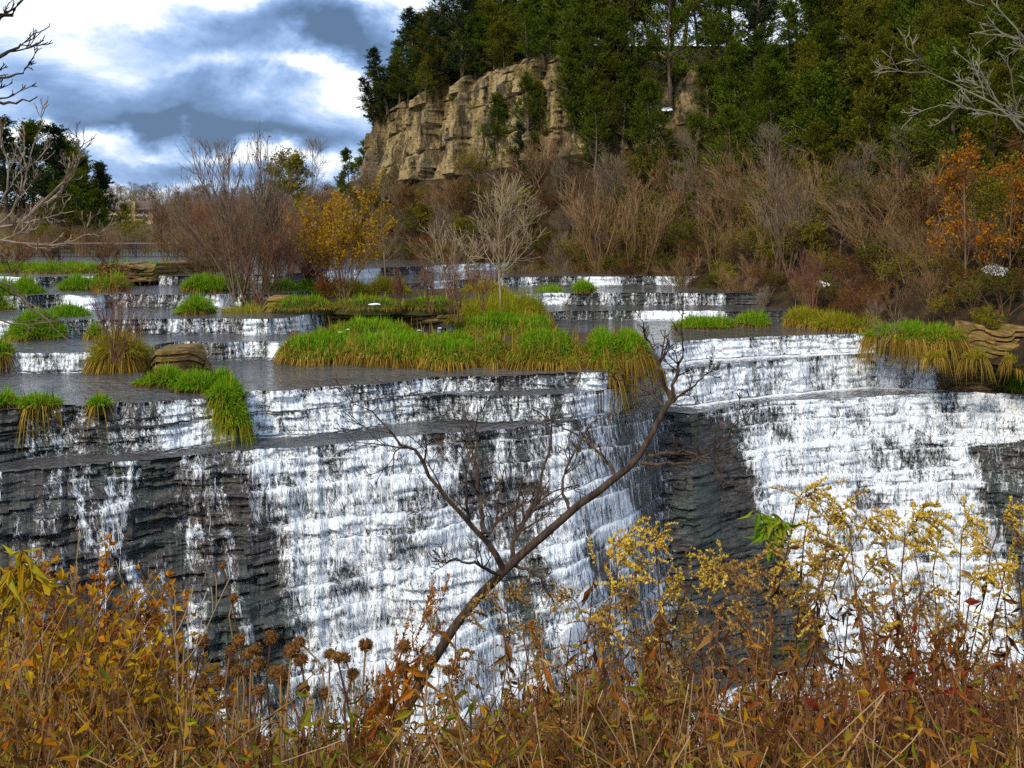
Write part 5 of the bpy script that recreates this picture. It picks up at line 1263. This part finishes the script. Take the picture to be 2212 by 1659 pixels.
for k, (U, V) in enumerate(heads):
    y = 1.75 + .25 * rng.random() + (.5 if k in (30, 31) else 0); b, P = stemline(U, V, y, rng.normal(0, .06), rng.normal(.05, .1))
    big = k == 0
    lab = 'dried stalk with a round brown seed head in the cluster below the left fall'
    gr = 'round seed head stalks'
    if k == 30: lab, gr = 'highest dried seed head stalk, standing alone before the dark rock', None
    if k == 31: lab, gr = 'dried seed head stalk second highest, before the dark rock', None
    if k == 20: lab, gr = 'round brown seed head stalk against the leaning trunk', None
    if k == 18: lab, gr = 'ragged round seed head stalk left of the leaning trunk', None
    rt = empty('seedhead_plant', tuple(b), lab, 'dried flower', gr)
    V_, F_ = tubes(P[None], np.linspace(.0035, .0018, len(P))[None], 5); mk('stem', V_, F_, B_tan if k % 3 else B_st, rt)
    stem_leaves(P, 7, .035, .35, .35, .9, L_brn, rt)
    h_ = hp[k % 3].copy(); C.objects.link(h_); h_.parent = rt; h_.location = tuple(P[-1]); s_ = rng.uniform(.85, 1.25) * (1.2 if big else 1) * (.8 if k in (30, 31) else 1); h_.scale = (s_, s_, s_ * rng.uniform(.75, 1)); h_.rotation_euler = (rng.uniform(0, 1), rng.uniform(0, 1), rng.uniform(0, 6))
for o in hp: bpy.data.objects.remove(o)
# goldenrods
def goldenrod(U, V, y, size, dx, label, group=None, pm=None, lm=None, nod=1):
    b, P = stemline(U, V, y, dx, rng.normal(.05, .12)); rt = empty('goldenrod', tuple(b), label, 'goldenrod', group)
    tipd = np.array([nod * .9, rng.normal(0, .3), .15]); e = path(P[-1:], unit(P[-1:] - P[-3:-2]) + .35 * tipd[None], np.array([size * .55]), 5, .06, tipd * .8 + np.array([0, 0, -.5]))[0]
    S = np.concatenate([P, e[1:]]); K = len(S)
    a = Acc(); a.add(tubes(S[None], np.linspace(.0032, .0009, K)[None], 5))
    pl = Acc()
    nb = 18; t0 = (len(P) - 3.2) / (K - 1)
    B1, q1 = kids(S[None], np.full((1, K), .001), nb, t0, .99, 62, size * .62, 7, .10, (nod * .7, 0, -1.1), .8, .0, .0006); a.add(tubes(B1, q1, 3))
    for Bx in (B1, np.concatenate([e, e[-1:] + (e[-1:] - e[-2:-1]) * .3, e[-1:] + (e[-1:] - e[-2:-1]) * .5])[None, :7] if len(e) >= 5 else B1[:1]):
        n_, k_, _ = Bx.shape; m = 34
        for c_ in range(n_):
            tt = rng.uniform(.12, 1, m) * (k_ - 1); i = np.minimum(tt.astype(int), k_ - 2); q = (tt - i)[:, None]
            pos = Bx[c_, i] * (1 - q) + Bx[c_, i + 1] * q
            d = rng.normal(0, .7, (m, 3)) + np.array([0, 0, 1.0])
            pl.add(diamonds(pos, d, size * rng.uniform(.05, .10, m), size * rng.uniform(.032, .055, m)))
    a.build('stem', B_st, rt); pl.build('blossoms', pm or L_pl, rt)
    stem_leaves(S[:len(P)], 30, .05, .22, .25, .93, lm or L_brn, rt, droop=.6)
    stem_leaves(S[:len(P)], 10, .045, .25, .2, .8, L_rst, rt, name='rust_leaves', droop=.4)
    return rt
zones = [(0, 1180, 'pale yellow goldenrod plume in front of the leaning tree and white water', 'goldenrods by the leaning tree'), (1180, 1460, 'golden goldenrod plume before the middle of the falls, left of the dark bare rock', 'goldenrods before the middle falls'),
         (1460, 1640, 'golden goldenrod plume against the dark bare rock between the two falls', 'goldenrods against the dark rock'), (1640, 2300, 'yellow brown goldenrod plume in front of the right-hand fall', 'goldenrods before the right-hand fall')]
gl = [(1322, 1190, 1.3, 1), (1335, 1225, 1.2, 1), (1395, 1180, .8, 1), (1415, 1172, .8, 1), (985, 1352, 1.1, 1), (1095, 1306, .9, 1), (1080, 1312, .8, -1), (1130, 1368, .7, 1), (1540, 1248, 1.15, 1), (1592, 1238, 1.2, 1), (1615, 1262, 1.0, 1), (1570, 1255, 1.0, -1), (1478, 1270, .9, -1), (1500, 1245, .8, 1),
      (1385, 1305, 1.0, -1), (1428, 1308, 1.0, 1), (1330, 1378, .9, -1), (1345, 1385, .8, 1), (1545, 1345, .8, 1), (1580, 1352, .9, 1), (1515, 1372, .8, 1), (1500, 1360, .8, -1), (1720, 1092, 1.0, 1), (1748, 1100, 1.0, 1), (1790, 1128, 1.2, 1), (1765, 1145, 1.0, -1), (1872, 1128, 1.1, 1), (1835, 1140, .8, -1),
      (1955, 1160, 1.3, 1), (1975, 1190, 1.1, 1), (1912, 1172, 1.0, -1), (2030, 1155, .9, -1), (2078, 1152, 1.1, 1), (2165, 1122, 1.0, 1), (2180, 1190, 1.1, 1), (2150, 1200, .9, -1), (1745, 1232, 1.0, 1), (1830, 1215, 1.0, -1), (1870, 1240, 1.0, 1), (1725, 1245, .9, -1), (1990, 1300, .9, 1), (2100, 1260, .9, 1), (2200, 1235, 1.0, -1),
      (1660, 1300, .9, 1), (1682, 1312, .9, 1), (1275, 1345, 1.0, 1), (1245, 1300, .8, -1), (1390, 1420, .9, 1), (1440, 1400, .9, -1), (1850, 1320, 1.0, 1), (1780, 1290, .9, -1)]
for U, V, s, nd in gl:
    lab, gr = next((z[2], z[3]) for z in zones if z[0] <= U < z[1])
    y = rng.uniform(2.1, 2.7); dim = V > 1285 or rng.random() < .15
    goldenrod(U, V, y, .098 * s, -nd * .08 + rng.normal(0, .07), lab, gr, L_plb if dim else L_pl, L_drk, nd)
# brown feathery stalks: spent goldenrods with dark leaves
def spent(U, V, y, dx, size, mat, plm, n, label, group, cat='dried stalk', LW=.2, LL=.06):
    b, P = stemline(U, V, y, dx, rng.normal(.05, .1)); rt = empty('dried_stalk', tuple(b), label, cat, group)
    a = Acc(); a.add(tubes(P[None], np.linspace(.0036, .0008, len(P))[None], 5))
    B1, q1 = kids(P[None], np.full((1, len(P)), .0012), 16, .6, .99, 34, size, 6, .08, (0, 0, .5), .8, .35, .0006); a.add(tubes(B1, q1, 3))
    a.build('stem', S_st, rt)
    N = 420; ix = rng.integers(0, len(B1), N); k = rng.integers(1, 6, N); q = rng.random((N, 1)); pos = B1[ix, k] * q + B1[ix, k - 1] * (1 - q)
    mk('blossoms', *diamonds(pos, rng.normal(0, .6, (N, 3)) + unit(B1[ix, k] - B1[ix, k - 1]), rng.uniform(.006, .012, N), rng.uniform(.003, .005, N)), plm, rt)
    stem_leaves(P, n, LL, LW, .25, .95, mat, rt, droop=.8)
for U, V, dx, s in [(948, 1280, -.32, .12), (925, 1310, -.30, .10), (880, 1350, -.25, .12), (860, 1400, -.2, .1), (845, 1430, -.15, .1), (905, 1395, -.2, .1), (815, 1450, -.1, .08), (760, 1480, -.05, .08), (990, 1440, -.1, .1)]:
    spent(U, V, rng.uniform(1.9, 2.4), dx, s, L_rst, L_rst, 46, 'rust red stalk with drooping narrow leaves leaning right beside the leaning trunk', 'rust red leaning stalks', LL=.075, LW=.16)
for k in range(34):
    U = rng.choice([rng.uniform(1080, 1480), rng.uniform(1560, 2230)]); top = np.interp(U, [1080, 1200, 1300, 1480, 1600, 1750, 1950, 2100, 2230], [1430, 1300, 1330, 1340, 1330, 1260, 1230, 1250, 1200])
    lab, gr = ('dark brown dried stalk below the right-hand fall', 'brown stalks below the right-hand fall') if U > 1520 else ('orange brown dried stalk between the leaning tree and the dark rock', 'brown stalks below the middle falls')
    spent(U, top + rng.uniform(0, 140), rng.uniform(1.9, 2.8), rng.normal(0, .12), rng.uniform(.07, .12), [L_drk, L_rst, L_drk, L_olv][k % 4], [L_brn, L_plb, L_rst][k % 3], 34, lab, gr)
# orange shrubs on the left
for k, (U, y, V, m, lab) in enumerate([(-40, 2.9, 1290, G_org, 'tall orange leaved shrub at the left edge'), (40, 2.7, 1300, G_gold, None), (110, 3.0, 1275, G_org, None), (180, 2.8, 1310, G_org, None), (235, 3.0, 1370, G_org, None), (290, 2.8, 1430, G_rus, None), (330, 3.0, 1480, G_org, None),
                                       (60, 2.2, 1400, G_gold, None), (160, 2.1, 1420, G_gold, None), (260, 2.2, 1450, G_gold, None), (10, 1.9, 1450, G_gold, None), (310, 2.1, 1540, G_org, None)]):
    x = (U - CU) / W * y; zb = bank_z(x, y); h = CZ + (H - V) / W * y - zb
    rt = b_twig(h * 1.04, 9, .26, B_red if k % 2 else B_st, 6, 4, m, 1500, .024, r=.005, upb=.2, ang=36, rmin=.0014, name='orange_shrub', t0=.35)
    rt.location = (x, y, zb - .03); tag(rt, lab or ('shrub with glowing orange and yellow leaves in the lower left corner'), 'shrub', 'orange shrubs at lower left')
# pale bare stems standing among them
for U0, U1, V1, y, lab in [(250, 150, 1300, 2.1, 'pale bare forked stem rising from the orange shrubs'), (330, 285, 1330, 2.2, 'pale bare stem right of the forked one in the orange shrubs'), (120, 45, 1335, 2.0, 'pale bare stem near the left edge in the orange shrubs'), (420, 390, 1395, 1.8, 'thin pale stem left of the seed heads')]:
    tip = PW(U1, V1, y); bx = (U0 - CU) / W * y; b = np.array([bx, y, bank_z(bx, y)])
    rt = empty('bare_sapling', tuple(b), lab, 'bare stem'); P = smoothpath([b - b, (tip - b) * np.array([.3, .3, .5]), (tip - b)], 12); P[1:] += rng.normal(0, .006, (11, 3))
    R = np.linspace(.0055, .0014, 12)[None]; a = Acc(); a.add(tubes(P[None], R, 5)); B1, q1 = kids(P[None], R, 9, .35, .98, 32, .28, 7, .07, (0, 0, .5), .6, .4, .001); a.add(tubes(B1, q1, 4)); B2, q2 = kids(B1, q1, 3, .2, .95, 34, .1, 5, .08, (0, 0, .4), .7, .3, .0009); a.add(tubes(B2, q2, 3))
    a.build('stem', B_pal, rt)
# yellow lance leaved sapling, green leaved sprig, red shrub
def sprig(name, line, y, clusters, mat, L, Wd, n, label, cat, bark=None, r=.004):
    P = W3(line, y); b = np.array([P[0][0], y, bank_z(P[0][0], y) - .02]); rt = empty(name, tuple(b), label, cat)
    Q = smoothpath(np.concatenate([[b], P]) - b, 16); a = Acc(); a.add(tubes(Q[None], np.linspace(r, r * .35, 16)[None], 5))
    lv = Acc()
    for (U, V, dn) in clusters:
        c_ = PW(U, V, y) - b; j = np.argmin(np.linalg.norm(Q - c_, axis=1)); j = max(j - 1, 0)
        tw = smoothpath([Q[j], (Q[j] + c_) / 2 + np.array([0, 0, .02]), c_], 7); a.add(tubes(tw[None], np.linspace(r * .5, r * .25, 7)[None], 4))
        t_ = rng.uniform(.35, 1, n) * 6; i = np.minimum(t_.astype(int), 5); q = (t_ - i)[:, None]; pos = tw[i] * (1 - q) + tw[i + 1] * q
        d = np.stack([rng.normal(0, .8, n), rng.normal(0, .6, n), rng.uniform(-1.2, .2, n) + dn], 1); Ls = L * rng.uniform(.7, 1.2, n)
        lv.add(leaves(pos, d, Ls, Ls * Wd, .3, .35))
    a.build('stem', bark or B_st, rt); lv.build('leaves', mat, rt); return rt
sprig('yellow_sapling', [(-20, 1560), (-10, 1400), (20, 1270), (48, 1195)], 2.0, [(50, 1195, -.4), (22, 1235, -.4), (5, 1262, -.5), (100, 1268, -.4), (38, 1285, -.5), (70, 1225, -.6)], L_yel, .055, .24, 11, 'sapling with drooping yellow lance leaves at the left edge before dark rock', 'sapling')
sprig('green_sprig', [(1660, 1560), (1668, 1380), (1672, 1260), (1685, 1180), (1712, 1150)], 2.2, [(1668, 1110, -.1), (1650, 1135, -.2), (1625, 1100, 0), (1660, 1165, -.5), (1680, 1125, 0), (1648, 1150, -.3)], G_grn2, .042, .3, 11, 'sprig with bright green curled leaves above the goldenrods', 'plant')
for k, (U, V, y) in enumerate([(2050, 1430, 2.0), (2150, 1400, 2.1), (1975, 1500, 1.9), (2100, 1520, 1.8), (2190, 1480, 1.8)]):
    x = (U - CU) / W * y; zb = bank_z(x, y); h = CZ + (H - V) / W * y - zb
    rt = b_twig(h, 6, .3, B_red, 5, 3, L_red, 70, .034, r=.004, upb=.2, ang=36, rmin=.0012, name='red_shrub', t0=.4); rt.location = (x, y, zb - .03)
    tag(rt, 'shrub with dark red leaves in the lower right corner', 'shrub', 'red shrubs at lower right')
for k, (U, V, y) in enumerate([(1225, 1500, 1.9), (1080, 1560, 1.8), (1000, 1545, 1.8), (1310, 1560, 1.7), (1400, 1470, 1.9), (1290, 1480, 2.0), (1380, 1555, 1.7), (745, 1520, 1.8), (1010, 1480, 2.0), (1150, 1530, 1.7), (1780, 1600, 1.6), (1750, 1640, 1.6), (645, 1560, 1.7)]):
    b, P = stemline(U, V, y, rng.normal(0, .08), .05); rt = empty('leafy_stalk', tuple(b), 'green stalk with narrow fading leaves low in the foreground thicket', 'plant', 'fading green stalks')
    V_, F_ = tubes(P[None], np.linspace(.0035, .001, len(P))[None], 5); mk('stem', V_, F_, B_st, rt); stem_leaves(P, 60, .06, .2, .3, 1, L_olv, rt, droop=-.3)
for U, V, y, lab in [(400, 1500, 1.6, 'bright green leaf stalk right of the orange shrubs'), (700, 1610, 1.5, 'bright green leaf stalk low below the seed heads')]:
    b, P = stemline(U, V, y, .03, .05); rt = empty('leafy_stalk', tuple(b), lab, 'plant')
    V_, F_ = tubes(P[None], np.linspace(.003, .001, len(P))[None], 5); mk('stem', V_, F_, B_st, rt); stem_leaves(P, 7, .035, .45, .8, 1, G_grn2, rt, droop=-.2)
# dense dry undergrowth that nobody could count
def undergrowth(name, U0, U1, n, Vt, mats, bark, label, y0=1.55, y1=3.6, nl=34, LL=.042, LW=.26, wild=.10):
    LL = LL * .62
    U = rng.uniform(U0, U1, n); y = y0 + (y1 - y0) * rng.random(n) ** 1.3
    V = np.interp(U, *Vt) + np.abs(rng.normal(0, 110, n)) - 15; x = (U - CU) / W * y; tip = np.stack([x, y, CZ + (H - V) / W * y], 1)
    bx = x + rng.normal(0, wild, n); by = y + rng.normal(0, wild, n); b = np.stack([bx, by, np.interp(by, BY, BZ) - .03], 1)
    K = 8; f = np.linspace(0, 1, K)[None, :, None]; P = b[:, None] + (tip - b)[:, None] * np.concatenate([f ** 1.6, f ** 1.6, f], 2)
    P[:, 1:] += np.cumsum(rng.normal(0, .016, (n, K - 1, 3)), 1)
    R = rng.uniform(.0012, .0030, n)[:, None] * np.linspace(1, .4, K)[None]
    root = empty(name, (0, 2, 1), label, 'undergrowth', None); root['kind'] = 'stuff'; o = np.array([0, 2, 1.])
    B1, q1 = kids(P, R, 4, .3, .97, 45, .16, 5, .12, (0, 0, .2), .6, .3, .0008)
    a = Acc(); a.add(tubes(P - o, R, 3)); a.add(tubes(B1 - o, q1, 3)); a.build('stems', bark, root)
    for m, (mat, sh) in enumerate(mats):
        N = int(n * nl * sh); ix = rng.integers(0, n, N); k = rng.integers(2, K, N); q = rng.random((N, 1)); pos = P[ix, k] * q + P[ix, k - 1] * (1 - q)
        half = rng.random(N) < .5; ib = rng.integers(0, len(B1), N); kb = rng.integers(1, 5, N); pos = np.where(half[:, None], B1[ib, kb], pos)
        d = rng.normal(0, .8, (N, 3)) + np.array([0, 0, -.25]); Ls = LL * rng.uniform(.4, 1.2, N)
        V_, F_ = leaves(pos - o, d, Ls, Ls * LW * rng.uniform(.7, 1.5, N), .35, .3); mk('leaves', V_, F_, mat, root)
ug = ([-200, 0, 200, 370, 500, 650, 800, 950, 1050, 1150, 1300, 1450, 1600, 1750, 1900, 2050, 2212, 2400], [1380, 1390, 1430, 1520, 1570, 1590, 1580, 1590, 1580, 1480, 1490, 1530, 1520, 1460, 1450, 1460, 1430, 1420])
undergrowth('orange_undergrowth', -150, 400, 620, ug, [(G_org, .3), (G_gold, .3), (L_brn, .3)], S_st, 'tangle of orange and brown leaves filling the lower left corner', LL=.032, LW=.5)
undergrowth('brown_undergrowth', 380, 1120, 620, ug, [(L_brn, .45), (L_rst, .25), (L_olv, .25)], S_st, 'tangle of dry brown stalks below the seed heads', LL=.04)
undergrowth('rusty_undergrowth', 1050, 1650, 650, ug, [(L_drk, .5), (L_rst, .25), (L_plb, .15), (L_olv, .16)], S_dk, 'tangle of rust and olive stalks below the middle falls', LL=.042)
undergrowth('dark_undergrowth', 1560, 2360, 900, ug, [(L_drk, .75), (L_rst, .2), (L_red, .06), (L_olv, .06)], S_dk, 'tangle of dark brown withered stalks filling the lower right corner', LL=.042)
undergrowth('near_undergrowth', -200, 2400, 900, ([-200, 2400], [1590, 1590]), [(L_brn, .5), (L_rst, .25), (G_gold, .2), (L_olv, .2)], S_st, 'matted dry stalks along the bottom edge', y0=1.25, y1=2.0, nl=40, LL=.04, wild=.32)
drop_protos()
